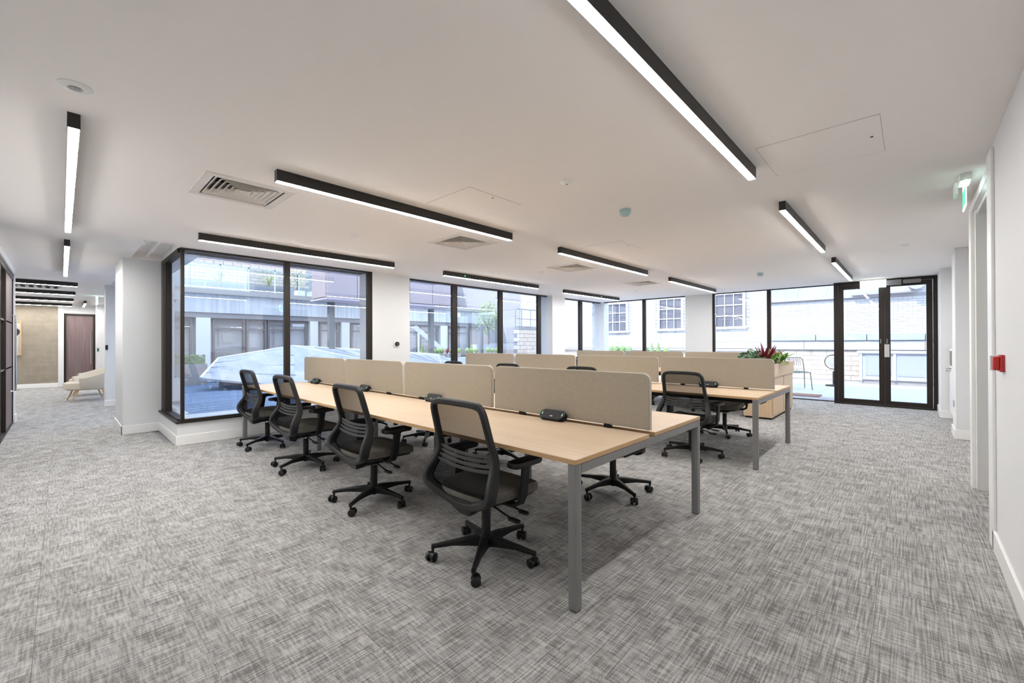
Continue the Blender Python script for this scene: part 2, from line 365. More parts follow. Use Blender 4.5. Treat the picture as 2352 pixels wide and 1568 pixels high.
window('window_6', 'y', 11.36, (1.16, 3.69), .0, CEIL, [(3.61, 3.69), (2.37, 2.45)], head=.02, bot=.02)
window('window_7', 'y', 1.78, (12.4, 16.8), .5, 2.3, [(13.8, 13.86), (15.3, 15.36)])
window('window_8', 'y', 1.24, (9.25, 12.12), .5, 2.3, [(10.6, 10.68)])
# glazed double doors to the terrace
dd = structE('door_2', (11.13, .38, 0)); X = 11.15
obj('door_frame', B(X-.05, X+.06, 1.10, 1.17, 0, CEIL).box(X-.05, X+.06, -.385, -.31, 0, CEIL).box(X-.05, X+.06, -.31, 1.10, 2.45, CEIL).box(X-.05, X+.06, -.31, 1.10, 0, .03), BRONZE, dd, bev=.003, seg=1)
for a, b in ((.371, 1.095), (-.305, .369)):
    lf = obj('door_leaf', B(X-.03, X+.03, a, a+.085, .035, 2.445).box(X-.03, X+.03, b-.085, b, .035, 2.445).box(X-.03, X+.03, a+.085, b-.085, .035, .115).box(X-.03, X+.03, a+.085, b-.085, 2.36, 2.445), BRONZE, dd, bev=.003, seg=1)
    obj('pane', B(X-.001, X+.001, a+.085, b-.085, .115, 2.36), GLASS, lf)
obj('lock_plate', B(X-.045, X-.03, .30, .375, .98, 1.23), mat('satin_metal_plate', (.62, .60, .57), .35, .5), dd, 'tall pale metal lock plate')
for yy in (.335, .43):
    m = MB()
    for k in range(3): m.lathe([(0.0, 0), (.012, 0), (.012, .012), (0, .012)], (0, 0), 10)
    m = MB()
    for k in range(3): m.rod((X-.045, yy, 1.26+k*.03), (X-.03, yy, 1.26+k*.03), .010)
    obj('lock_screw', m, CHROME, dd)
obj('door_closer', B(X-.10, X-.05, -.15, .10, 2.40, 2.47).box(X-.12, X-.05, .12, .36, 2.38, 2.48), mat('grey_closer', (.22, .22, .23), .4), dd)
# glazed partition on the left with pinkish door panel
gp = structE('door_3', (-.56, 9.6, 0))
m = MB()
for a, b in ((7.0, 7.05), (8.55, 8.6), (9.35, 9.42), (10.62, 10.7)): m.box(-.60, -.54, a, b, 0, 2.38)
m.box(-.60, -.54, 6.66, 10.75, 2.34, 2.42).box(-.60, -.54, 6.66, 10.75, 0, .04)
obj('door_frame', m, BRONZE, gp)
obj('wall_above', B(-.62, -.52, 6.66, 10.75, 2.42, CEIL), PAINT, gp)
obj('pane', B(-.572, -.568, 7.05, 9.35, .04, 2.34), GLASS, gp)
obj('door_leaf', B(-.59, -.55, 9.42, 10.62, .04, 2.34), PINKWOOD, gp)
obj('door_handle', MB().tube([(-.55, 10.4, .55), (-.50, 10.4, .55), (-.50, 10.4, 1.75), (-.55, 10.4, 1.75)], .012), CHROME, gp, smooth=True)
obj('glazing_bar', B(-.605, -.55, 7.0, 10.6, 1.62, 1.64).box(-.605, -.55, 7.0, 10.6, .92, .94), CHROME, gp)
d4 = structE('door_4', (.4, 18.97, 0))
obj('door_frame', B(.05, .10, 18.9, 18.98, 0, 2.24).box(.69, .74, 18.9, 18.98, 0, 2.24).box(.1, .69, 18.9, 18.98, 2.19, 2.24), BRONZE, d4)
obj('door_leaf', B(.10, .69, 18.95, 18.98, .01, 2.19), PINKWOOD, d4)
obj('door_handle', MB().tube([(.64, 18.95, .65), (.64, 18.89, .65), (.64, 18.89, 1.7), (.64, 18.95, 1.7)], .014), CHROME, d4, smooth=True)
# ------------------------------------------------------------------ linear ceiling lights
def light(axis, a0, a1, c, label, w=.05, led=None, group='linear ceiling lights', lit=None):
    z0 = CEIL-.08
    if axis == 'x': L = lambda e, f, g, h: B(a0+e, a1-e, c-f, c+f, g, h); loc = ((a0+a1)/2, c, CEIL)
    else: L = lambda e, f, g, h: B(c-f, c+f, a0+e, a1-e, g, h); loc = (c, (a0+a1)/2, CEIL)
    t = thing('linear_ceiling_light', label, 'light', loc, 0, group)
    obj('housing', L(0, w/2, z0, CEIL), LAMPBODY, t)
    obj('diffuser', L(.006, w/2-.004, z0-.003, z0), lit or LIT, t)
    if led: obj('indicator_led', B(led-.006, led+.006, c-w/2-.003, c-w/2, z0+.035, z0+.047), LEDG, t)
    return t
light('x', .93, 3.355, .812, 'longest-looking linear light crossing the top edge of the photo', lit=LITDIM)
light('x', 1.04, 3.465, 3.27, 'black linear light above the near bench, beside the largest square vent')
light('x', 1.04, 3.475, 5.74, 'black linear light close above the big corner window')
light('x', 4.385, 6.87, 3.285, 'black linear light above the middle bench, beside the third square vent')
light('x', 4.45, 6.95, 5.77, 'black linear light with green LED above the three-pane courtyard window', led=4.9)
light('x', 7.85, 10.4, 3.30, 'small far linear light over the third bench, beside the farthest square vent')
light('x', 7.95, 10.48, 5.83, 'smallest linear light with green LED in the far corner by the window', led=9.55)
light('x', 4.32, 6.71, .812, 'short linear light on the right between longest light and terrace doors')
light('x', 7.70, 10.18, .81, 'linear light nearest the glazed terrace doors')
light('y', 3.24, 6.30, .045, 'bright linear light on the left running down the corridor, nearer one', lit=LITMID)
light('y', 7.20, 10.37, .045, 'second corridor linear light, in front of the lounge')
light('y', 16.9, 18.5, .46, 'tiny linear light in front of the pinkish corridor door')
for k, y in enumerate((12.1, 14.22, 16.35, 18.45)):
    light('x', -3.2, .225, y, ('first', 'second', 'third', 'fourth')[k]+' black lounge ceiling light counted from the camera', group='lounge linear lights', lit=LITMID)
# ------------------------------------------------------------------ ceiling vents
def vent(x, y, label):
    t = thing('ceiling_vent', label, 'vent', (x, y, CEIL), 0, 'square ceiling vents')
    e = .305
    m = MB()
    for s in ((x-e, x+e, y-e, y-VH+.01), (x-e, x+e, y+VH-.01, y+e), (x-e, x-VH+.01, y-VH+.01, y+VH-.01), (x+VH-.01, x+e, y-VH+.01, y+VH-.01)): m.box(*s, CEIL-.008, CEIL)
    obj('frame', m, SLATW, t)
    obj('duct_box', B(x-VH-.01, x+VH+.01, y-VH-.01, y+VH+.01, CEIL+.12, CEIL+.13).box(x-VH-.012, x-VH, y-VH, y+VH, CEIL, CEIL+.12).box(x+VH, x+VH+.012, y-VH, y+VH, CEIL, CEIL+.12).box(x-VH, x+VH, y-VH-.012, y-VH, CEIL, CEIL+.12).box(x-VH, x+VH, y+VH, y+VH+.012, CEIL, CEIL+.12), VOID, t)
    for k in range(6):
        a = .232-k*.036; b = a-.034; r = []
        def sq(h, z): return [(x-h, y-h, z), (x+h, y-h, z), (x+h, y+h, z), (x-h, y+h, z)]
        zz = CEIL-.004
        obj('louvre_ring', MB().loft([sq(a, zz), sq(a-.003, zz), sq(b-.003, zz+.032), sq(b, zz+.034)], closed=True), SLATW, t)
    obj('centre_plate', B(x-.018, x+.018, y-.018, y+.018, CEIL, CEIL+.01), SLATW, t)
vent(*VENTS[0], 'largest square ceiling vent at upper left, beside the near light')
vent(*VENTS[1], 'second square ceiling vent, under the end of the near bench light')
vent(*VENTS[2], 'third square ceiling vent, over the middle bench')
vent(*VENTS[3], 'farthest and smallest square ceiling vent')
t = thing('ceiling_vent', 'narrow grey grille between the lounge ceiling lights', 'vent', (-.45, 13.3, CEIL))
obj('frame', B(-1.2, .0, 13.05, 13.5, CEIL-.012, CEIL), GREYPL, t)
for k in range(10): obj('louvre', B(-1.15+k*.115, -1.09+k*.115, 13.08, 13.47, CEIL-.022, CEIL-.012), VOID, t)
# access panels, sensors, detectors
def hatch(x0, x1, y0, y1, label):
    t = thing('access_panel', label, 'ceiling panel', ((x0+x1)/2, (y0+y1)/2, CEIL), 0, 'flush access panels')
    g = .002; m = MB().box(x0, x1, y0, y0+g, CEIL-.0012, CEIL).box(x0, x1, y1-g, y1, CEIL-.0012, CEIL).box(x0, x0+g, y0, y1, CEIL-.0012, CEIL).box(x1-g, x1, y0, y1, CEIL-.0012, CEIL)
    obj('shadow_gap', m, mat('gap_grey', (.35, .33, .31), .9), t); obj('panel_leaf', B(x0+g, x1-g, y0+g, y1-g, CEIL-.0015, CEIL), CEILP, t)
    obj('lock_hole', MB().rod(((x0+x1)/2, y0+.05, CEIL-.003), ((x0+x1)/2, y0+.05, CEIL), .008), VOID, t)
hatch(2.20, 2.81, 2.525, 3.10, 'flush square ceiling panel between the near vent and the near light row')
hatch(3.03, 3.64, .113, .715, 'flush square ceiling panel at upper right beyond the longest light')
hatch(4.62, 5.22, 2.55, 3.12, 'flush square ceiling panel behind the teal capped detector')
def disc(x, y, prof, label, cat='sensor', name='motion_sensor', mt=WHITEPL, group=None):
    t = thing(name, label, cat, (x, y, CEIL), 0, group)
    obj('casing', MB().lathe([(r, -h) for r, h in prof], (x, y), 24, CEIL), mt, t, smooth=True); return t
SP = [(0, 0), (.05, 0), (.05, .006), (.042, .012), (.022, .014), (.018, .02), (0, .022)]
t = disc(.045, 2.90, [(0, 0), (.062, 0), (.062, .004), (.048, .010), (.028, .011), (.026, .004), (0, .004)], 'large round ceiling sensor at the upper left corner of the ceiling')
obj('lens', MB().lathe([(0, -.004), (.022, -.004), (.02, -.012), (0, -.018)], (.045, 2.90), 20, CEIL), GREYPL, t, smooth=True)
t = disc(2.648, 1.908, SP, 'small white round sensor in the middle of the ceiling'); obj('lens', MB().lathe([(0, -.02), (.009, -.02), (0, -.026)], (2.648, 1.908), 12, CEIL), VOID, t)
for x, y, l in ((2.28, 4.6, 'tiny sensor between near light and corner window light'), (5.694, 4.655, 'tiny sensor left of the third square vent'), (7.36, .04, 'tiny sensor at right before the terrace doors'), (9.315, 4.72, 'tiny sensor beyond the farthest square vent')):
    disc(x, y, SP, l)
TEAL = mat('teal_translucent_cap', (.38, .55, .55), .35)
for x, y, l in ((3.542, 1.9, 'nearer smoke detector with teal dust cap'), (8.436, 1.923, 'farther smoke detector with teal dust cap')):
    t = thing('smoke_detector', l, 'detector', (x, y, CEIL), 0, 'capped smoke detectors')
    obj('base_plate', MB().lathe([(0, 0), (.055, 0), (.055, -.015), (.03, -.018), (0, -.018)], (x, y), 24, CEIL), WHITEPL, t, smooth=True)
    obj('dust_cap', MB().lathe([(0, -.018), (.050, -.018), (.054, -.03), (.048, -.055), (.03, -.072), (0, -.076)], (x, y), 24, CEIL), TEAL, t, smooth=True)
    obj('pull_tab', B(x+.045, x+.068, y-.006, y+.006, CEIL-.034, CEIL-.03), TEAL, t)
# exit signs
t = thing('exit_sign', 'hanging emergency exit sign edge-on beside the grey door', 'sign', (4.62, -.30, CEIL))
obj('mount_box', B(4.52, 4.72, -.33, -.27, CEIL-.055, CEIL), WHITEPL, t, bev=.004)
obj('side_housing', B(4.55, 4.70, -.262, -.245, CEIL-.14, CEIL-.055), WHITEPL, t)
obj('sign_blade', B(4.50, 4.74, -.303, -.297, CEIL-.24, CEIL-.055), SIGNLIT, t)
obj('sign_face', B(4.515, 4.725, -.2965, -.2955, CEIL-.225, CEIL-.10), GREENL, t)
t = thing('exit_sign', 'bright exit light box hanging above the terrace doors', 'sign', (10.95, .52, CEIL))
obj('mount_plate', B(10.93, 10.97, .33, .74, CEIL-.03, CEIL), WHITEPL, t)
obj('light_box', B(10.93, 10.98, .34, .73, CEIL-.17, CEIL-.03), mat('sign_white_glow', (.9, .95, .93), .4, emit=(.92, 1, .98), es=1.7), t, bev=.004)
t = thing('exit_sign', 'small green exit sign on the corridor ceiling near the armchairs', 'sign', (.63, 15.0, CEIL))
obj('mount_plate', B(.61, .65, 14.95, 15.2, CEIL-.03, CEIL), WHITEPL, t); obj('sign_blade', B(.60, .63, 14.9, 15.2, CEIL-.22, CEIL-.03), SIGNLIT, t)
obj('sign_face', B(.598, .60, 14.93, 15.17, CEIL-.20, CEIL-.06), GREENL, t)
# wall fittings
t = thing('call_point', 'red fire call point on the near right wall', 'alarm', (3.60, -.378, 1.15))
obj('backplate', B(3.55, 3.635, -.378, -.36, 1.11, 1.205), RED, t, bev=.004); obj('front_cover', B(3.56, 3.625, -.36, -.335, 1.12, 1.195), RED, t, bev=.006)
obj('clear_cover', B(3.625, 3.65, -.372, -.33, 1.115, 1.20), mat('clear_plastic', (.75, .75, .76), .2), t, bev=.004)
t = thing('call_point', 'small red call point beside the terrace doors', 'alarm', (11.12, -.39, 1.1))
obj('backplate', B(11.09, 11.15, -.41, -.37, 1.05, 1.16), RED, t); obj('front_cover', B(11.075, 11.09, -.405, -.375, 1.06, 1.15), WHITEPL, t)
t = thing('door_release_button', 'small blue round button above the red call point by the terrace doors', 'button', (11.12, -.375, 1.22))
obj('button', MB().rod((11.12, -.372, 1.23), (11.12, -.35, 1.23), .02), mat('blue_button', (.05, .2, .35), .4), t)
t = thing('thermostat', 'round black thermostat on white square plate between windows', 'thermostat', (4.137, 6.74, 1.27))
obj('backplate', B(4.08, 4.185, 6.728, 6.74, 1.215, 1.325), WHITEPL, t, bev=.004)
obj('dial', MB().rod((4.135, 6.728, 1.272), (4.135, 6.705, 1.272), .042, .038, 28), BLACK, t, smooth=True)
obj('display', MB().rod((4.135, 6.705, 1.272), (4.135, 6.704, 1.272), .022, .022, 20), mat('dim_display', (.06, .06, .065), .3), t)
t = thing('wall_cabinet', 'low white service cupboard between the piers at the right', 'cabinet', (9.3, -.50, 0))
obj('door', B(8.62, 10.12, -.52, -.47, .13, 1.17), PAINT, t, bev=.003); obj('label_plate', B(9.55, 9.9, -.47, -.462, .90, 1.13), mat('olive_plate', (.20, .18, .12), .5), t)
obj('latch', MB().rod((9.7, -.47, .83), (9.7, -.41, .83), .03), CHROME, t)
t = thing('wall_socket', 'small socket low on the white pier at right', 'socket', (8.3, -.43, .42)); obj('plate', B(8.2, 8.34, -.43, -.42, .40, .49), CHROME, t)
for x, y, z, l in ((.62, 12.11, 1.22, 'black switch plate on the corridor pier'), (.75, 18.19, 1.12, 'green door release beside the corridor door')):
    t = thing('wall_switch', l, 'switch', (x, y, z)); obj('plate', B(x, x+.04, y-.012, y, z-.05, z+.05), mat('dark_green_plastic', (.02, .12, .07), .4) if 'green' in l else BLACK, t)
t = thing('framed_picture', 'framed dark figure print on the beige lounge wall', 'picture', (-1.35, 18.88, 1.45))
m = MB()
for s in ((-1.92, -.80, .97, 1.0), (-1.92, -.80, 1.95, 1.98)): m.box(s[0], s[1], 18.86, 18.9, s[2], s[3])
m.box(-1.92, -1.86, 18.86, 18.9, 1.0, 1.95).box(-.83, -.80, 18.86, 18.9, 1.0, 1.95)
obj('frame', m, ASH, t); obj('print', B(-1.86, -.83, 18.88, 18.885, 1.0, 1.95), ART, t)
obj('dark_shape', MB().prism([(-1.0+.16*math.cos(a)*(1+.3*math.sin(3*a)), 1.6+.2*math.sin(a)) for a in [k*PI/8 for k in range(16)]], 18.874, 18.879, lambda a, b, c: (a, c, b)).prism([(-1.08, 1.1), (-.97, 1.15), (-.94, 1.45), (-1.1, 1.5)], 18.874, 18.879, lambda a, b, c: (a, c, b)), INK, t)
# ------------------------------------------------------------------ bench desks
def bench(x0, xm0, xm1, x1, ys, label, inner=True):
    y0, y1 = ys[0], ys[-1]
    t = thing('bench_desk', label, 'desk', ((x0+x1)/2, (y0+y1)/2, 0), 0, 'long bench desks')
    for a, b in zip(ys, ys[1:]):
        for p, q in ((x0, xm0), (xm1, x1)):
            w = obj('worktop', B(p, q, a+.0008, b-.0008, .700, .725), OAK, t, bev=.0015, seg=1)
            w.data.materials.append(OAKEDGE)
            for f in w.data.polygons:
                if abs(f.normal.z) < .3: f.material_index = 1
    for k, y in enumerate(ys):
        end = k in (0, len(ys)-1); yy = y+.026 if k == 0 else (y-.026 if k == len(ys)-1 else y)
        lx = (x0+.027, x1-.027) if end else (x0+.46, x1-.42)
        for x in lx:
            m = MB().prism([(a+x, b+yy) for a, b in rrect(.05, .05, .008, 3)], .006, .652 if not end else .699)
            lg = obj('leg', m, STEEL, t, smooth=True)
            obj('foot', MB().prism([(a+x, b+yy) for a, b in rrect(.044, .044, .006, 2)], 0, .006), RUBBER, lg)
        obj('cross_rail', B(lx[0]+.025, lx[1]-.025, yy-.024, yy+.024, .652, .698), STEEL, t, bev=.004, seg=2)
    for x in (x0+.16, x1-.16, xm0-.12, xm1+.12): obj('long_beam', B(x-.02, x+.02, y0+.05, y1-.05, .662, .699), BLACK, t)
    obj('gap_strip', B(xm0-.01, xm1+.01, y0+.03, y1-.03, .685, .6995), BLACK, t)
    obj('cable_tray', B(xm0-.07, xm1+.07, y0+.12, y1-.12, .575, .583).box(xm0-.075, xm0-.07, y0+.12, y1-.12, .575, .64).box(xm1+.07, xm1+.075, y0+.12, y1-.12, .575, .64), BLACK, t)
    return t
YS1 = [1.155, 2.51, 3.865, 5.21, 6.56]
bench(1.665, 2.446, 2.520, 3.295, YS1, 'nearest long oak bench desk with grey steel legs')
YS2 = [1.115, 2.48, 3.83, 5.165, 6.51]
bench(4.765, 5.528, 5.602, 6.355, YS2, 'middle long oak bench desk behind the nearest one')
YS3 = [2.12, 3.44, 4.80, 6.14]
bench(8.10, 8.868, 8.942, 9.71, YS3, 'farthest oak bench desk behind the planter cabinet')
def screen(x, y0, y1, label, z0=.742, z1=1.09, group='beige desk screens'):
    t = thing('desk_screen', label, 'desk screen', (x, (y0+y1)/2, .725), 0, group)
    w, h = y1-y0, z1-z0
    def outline(i, r=.05):
        P = [(y1-i, z0+i)]
        for c, a0 in (((y1-r, z1-r), 0), ((y0+r, z1-r), 90)):
            for k in range(7):
                a = math.radians(a0+15*k); P.append((c[0]+(r-i)*math.cos(a), c[1]+(r-i)*math.sin(a)))
        return P+[(y0+i, z0+i)]
    yz = lambda a, b, c: (c, a, b)
    obj('edge_strip', MB().prism(outline(0), x-.011, x+.011, yz), FABEDGE, t)
    obj('fabric_panel', MB().prism(outline(.005), x-.0155, x+.0155, yz), FABRIC, t)
    for q in (.22, .78): obj('bracket', B(x-.018, x+.018, y0+w*q-.022, y0+w*q+.022, .712, .746), BLACK, t)
D1 = [(1.165, 2.523), (2.554, 3.878), (3.922, 5.218), (5.256, 6.552)]
for k, (a, b) in enumerate(D1): screen(2.483, a, b, ('large beige fabric screen at the near end of the nearest bench', 'beige screen second from the camera on the nearest bench', 'beige screen third from the camera on the nearest bench', 'beige screen at the window end of the nearest bench')[k])
D2 = [(1.13, 2.463), (2.50, 3.811), (3.852, 5.144), (5.187, 6.50)]
for k, (a, b) in enumerate(D2): screen(5.565, a, b, ('beige screen at the near end of the middle bench, before the planter', 'beige screen second along the middle bench', 'beige screen third along the middle bench', 'beige screen at the window end of the middle bench')[k])
D3 = [(2.13, 3.42), (3.46, 4.78), (4.82, 6.12)]
for k, (a, b) in enumerate(D3): screen(8.905, a, b, ('beige screen next to the planter on the farthest bench', 'middle beige screen on the farthest bench', 'beige screen at the far left end of the farthest bench')[k])
# desktop power units
def power(x, y, label):
    t = thing('power_unit', label, 'power socket', (x, y, .725), 0, 'desktop power units')
    Rm = Matrix.Rotation(math.radians(-42), 4, 'Y'); O = Vector((x, y, .768))
    def tr(a, b, c): return tuple(O+Rm @ Vector((b, a, c)))
    st = rrect(.222, .086, .040, 6)
    obj('housing', MB().prism(st, -.030, 0, tr).prism([(p*.97, q*.93) for p, q in st], 0, .004, tr), BLACK, t, smooth=True)
    obj('foot', B(x-.03, x+.028, y-.075, y+.075, .725, .748), BLACK, t, bev=.006)
    obj('socket_plate', MB().prism([(p*.93, q*.86) for p, q in st], .004, .0052, tr), mat('socket_face', (.035, .035, .037), .7, spec=.2), t)
    for s in (-.055, .055):
        m = MB()
        for a, b, w, h in ((0, .014, .004, .012), (-.011, -.010, .007, .005), (.011, -.010, .007, .005)):
            m.prism([(s+a-w/2, b-h/2), (s+a+w/2, b-h/2), (s+a+w/2, b+h/2), (s+a-w/2, b+h/2)], .0052, .006, tr)
        obj('socket_holes', m, VOID, t)
    m = MB()
    for s in (-.088, .088): m.prism([(s-.002, -.010), (s+.002, -.010), (s+.002, .010), (s-.002, .010)], .0052, .006, tr)
    obj('indicator_led', m, mat('soft_green', (.3, .5, .38), .4, emit=(.3, .9, .5), es=.8), t)
    obj('usb_port', MB().prism([(-.012, -.022), (.012, -.022), (.012, -.014), (-.012, -.014)], .0052, .006, tr), GREYPL, t)
for y, l in ((1.875, 'black twin-socket power unit nearest the camera on the nearest bench'), (3.31, 'second power unit on the nearest bench, behind the near chair back'), (4.66, 'third power unit on the nearest bench'), (6.04, 'power unit on the nearest bench nearest the corner window')):
    power(2.415, y, l)
power(5.49, 1.83, 'black power unit on the middle bench beside the chair back')
t = thing('cable_spine', 'pale segmented cable spine curving down under the nearest bench', 'cable', (2.35, 5.3, 0))
m = MB()
for k in range(26):
    s = k/25; m.lathe([(0, 0), (.026, 0), (.026, .016), (0, .016)], (2.25+.20*math.sin(s*2.2), 5.35-.12*s), 8, .01+.022*k*(1-.0*s))
obj('segments', m, GREYPL, t)
# ------------------------------------------------------------------ task chair (faces +X)
def make_chair():
    t = thing('task_chair', '', 'chair')
    L = (0, 0, 0)
    # back frame: closed loop
    half = [(x+.068, y, z-.008) for x, y, z in [(-.305, 0, .956), (-.303, .10, .955), (-.300, .165, .950), (-.296, .200, .935), (-.290, .216, .905), (-.272, .222, .84), (-.250, .226, .76), (-.230, .232, .69), (-.226, .238, .65), (-.240, .250, .60), (-.270, .268, .545), (-.290, .276, .50), (-.292, .266, .462), (-.280, .226, .432), (-.262, .160, .402), (-.250, .09, .380), (-.246, 0, .368)]]
    loop = half+[(x, -y, z) for x, y, z in half[-2:0:-1]]
    def smooth_loop(P, k=3):
        n = len(P); out = []
        for i in range(n):
            a, b, c, d = (Vector(P[(i+j) % n]) for j in (-1, 0, 1, 2))
            for q in range(k):
                u = q/k; out.append(tuple(.5*((2*b)+(c-a)*u+(2*a-5*b+4*c-d)*u*u+(3*b-a-3*c+d)*u**3)))
        return out
    loop = smooth_loop(loop)
    n = len(loop)
    def sec(i):
        z = loop[i][2]; k = min(1, max(0, (.72-z)/.20)); top = z > .93
        return rsec(.040+.028*k, (.036 if top else .030)+.014*k, .22)
    obj('back_frame', MB().sweep(loop, sec, ref=(1, 0, 0), closed=True), DKGREY, t, smooth=True, loc=L)
    obj('back_spine', MB().loft([[(-.215, -.15, .398), (-.140, -.15, .400), (-.140, .15, .400), (-.215, .15, .398)], [(-.205, -.10, .352), (-.12, -.10, .355), (-.12, .10, .355), (-.205, .10, .352)], [(-.172, -.04, .296), (-.10, -.045, .305), (-.10, .045, .305), (-.172, .04, .296)], [(-.12, -.04, .300), (-.03, -.045, .320), (-.03, .045, .320), (-.12, .04, .300)]]), DKGREY, t, loc=L, bev=.004)
    m = MB(); N = 14; rows = []
    zs = [.935, .90, .84, .77, .70, .65, .60, .55, .51, .47, .44]
    def rail(z):
        for (x0, y0, z0), (x1, y1, z1) in zip(half[3:], half[4:]):
            if z1 <= z <= z0: s = (z0-z)/(z0-z1); return x0+(x1-x0)*s, y0+(y1-y0)*s
        return (half[3][0], half[3][1]) if z > .9 else half[13][:2]
    for z in zs:
        x, y = rail(z); rows.append([(x+.016-.016*(1-(2*i/N-1)**2), (2*i/N-1)*(y-.012), z) for i in range(N+1)])
    vs = [p for r in rows for p in r]; w = N+1
    m.add(vs, [(j*w+i, j*w+i+1, (j+1)*w+i+1, (j+1)*w+i) for j in range(len(rows)-1) for i in range(N)])
    obj('mesh_panel', m, MESHF, t, smooth=True, loc=L)
    for k in range(4):
        z = .665-k*.026; x, y = rail(z)
        P = [(x-.004-.010*(1-(2*i/8-1)**2), (2*i/8-1)*(y-.012), z-.016*(1-(2*i/8-1)**2)) for i in range(9)]
        obj('lumbar_slat', MB().sweep(P, lambda i: rsec(.008, .019, .2), ref=(1, 0, 0)), mat('slat_grey', (.045, .045, .046), .5), t, loc=L)
    # seat
    def seat_outline(s, zoff):
        P = []
        for k in range(28):
            a = 2*PI*k/28; c, q = math.cos(a), math.sin(a)
            x = .03+(.245*s)*math.copysign(abs(c)**.45, c); y = (.245*s if x > 0 else .235*s)*math.copysign(abs(q)**.5, q)
            drop = .03*max(0, (x-.12)/.15)**2; dish = -.010*(1-min(1, (y/.2)**2)) if s < .95 else 0
            P.append((x, y, zoff-drop+dish))
        return P
    obj('seat_cushion', MB().loft([seat_outline(.90, .395), seat_outline(.975, .40), seat_outline(1.0, .418), seat_outline(1.0, .440), seat_outline(.97, .456), seat_outline(.88, .464), seat_outline(.5, .466)]), SEATF, t, smooth=True, loc=L)
    obj('seat_pan', MB().loft([seat_outline(.72, .368), seat_outline(.90, .382), seat_outline(.93, .398)]), BLACK, t, smooth=True, loc=L)
    obj('mechanism', MB().prism(rrect(.22, .14, .03), .315, .37), BLACK, t, loc=L, smooth=True)
    for s in (-1, 1):
        ap = obj('armrest', MB().sweep([(0.0, s*.13, .362), (.0, s*.23, .365), (.01, s*.272, .385), (.022, s*.282, .43), (.035, s*.282, .52), (.045, s*.280, .585)], lambda i: rsec(.062 if i > 1 else .05, .022, .3), ref=(1, 0, 0)), BLACK, t, smooth=True, loc=L)
        m = MB().loft([[(.035+a*1.9*q, s*.278+b*q, z) for a, b in rrect(.10, .05, .02, 3)] for q, z in ((.35, .575), (.8, .592))])
        obj('arm_bracket', m, BLACK, ap, loc=L)
        m = MB().loft([[(.045+a*q, s*.275+b*q, z-.02*max(0, a/.12)**2*0) for a, b in rrect(.25, .088, .036, 4)] for q, z in ((.93, .592), (1, .600), (1, .612), (.95, .622), (.8, .626))])
        obj('arm_pad', m, RUBBER, ap, smooth=True, loc=L)
    obj('height_lever', MB().tube([(.05, -.06, .345), (.055, -.17, .325), (.06, -.22, .315)], .006).loft([[(.06+a, -.25+b, z) for a, b in rrect(.028, .07, .012, 2)] for z in (.305, .317)]), BLACK, t, loc=L)
    obj('tilt_lever', MB().tube([(-.02, -.06, .33), (-.02, -.17, .305), (-.01, -.21, .29)], .006).loft([[(-.01+a, -.24+b, z) for a, b in rrect(.032, .085, .014, 2)] for z in (.278, .290)]), BLACK, t, loc=L)
    obj('gas_lift', MB().lathe([(0, .20), (.014, .20), (.014, .33), (0, .33)], n=16), CHROME, t, smooth=True, loc=L)
    obj('column_sleeve', MB().lathe([(0, .055), (.024, .055), (.026, .075), (.0275, .12), (.0275, .285), (.024, .292), (0, .292)], n=20), BLACK, t, smooth=True, loc=L)
    obj('base_hub', MB().lathe([(0, .068), (.036, .068), (.046, .085), (.046, .118), (.036, .130), (0, .130)], n=20), BLACK, t, smooth=True, loc=L)
    for k in range(5):
        a = 2*PI*k/5; c, s = math.cos(a), math.sin(a)
        def pt(r, w, z): return (r*c-w*s, r*s+w*c, z)
        rings = []
        for r, w, zt, zb in ((.03, .030, .126, .072), (.10, .024, .124, .078), (.20, .017, .111, .083), (.30, .0125, .097, .074), (.325, .0115, .094, .066)):
            rings.append([pt(r, -w, zb), pt(r, w, zb), pt(r, w, zt-.006), pt(r, w*.6, zt), pt(r, -w*.6, zt), pt(r, -w, zt-.006)])
        lg = obj('base_leg', MB().loft(rings), BLACK, t, loc=L, bev=.0015, seg=1)
        m = MB().rod(pt(.316, 0, .04), pt(.316, 0, .085), .0085, n=8)
        u = a+.9*k; uc, us = math.cos(u), math.sin(u); cx, cy = pt(.316, 0, 0)[:2]; cx += .012*uc; cy += .012*us
        for s2 in (-1, 1):
            A = Vector((cx-us*s2*.010, cy+uc*s2*.010, .027)); Bq = Vector((cx-us*s2*.026, cy+uc*s2*.026, .027)); Cq = Vector((cx-us*s2*.029, cy+uc*s2*.029, .027))
            m.rod(A, Bq, .027, n=18).rod(Bq, Cq, .0265, .021, n=18)
        m.rod((cx-us*.012, cy+uc*.012, .032), (cx+us*.012, cy-uc*.012, .032), .018, n=12)
        obj('caster', m, RUBBER, lg, smooth=True, loc=L)
    return t
PH0 = 0
chair0 = make_chair(); first = [True]
base_names = ('base_leg',)
def place_chair(x, y, deg, phase, label, group):
    """phase = world direction (degrees) of one star leg"""
    c = chair0 if first[0] else copy_tree(chair0); first[0] = False
    c.location = (x, y, 0); c.rotation_euler = (0, 0, math.radians(deg)); c['label'] = label; c['group'] = group
    for ch in kids(c):
        if ch.name.startswith('base_leg'): ch.rotation_euler = (0, 0, math.radians(phase-deg))
        if ch.name.startswith('column_sleeve'): _ = 0
KIDS(chair0)
for q in kids(chair0): KIDS(q)
G1 = 'black mesh task chairs at the benches'
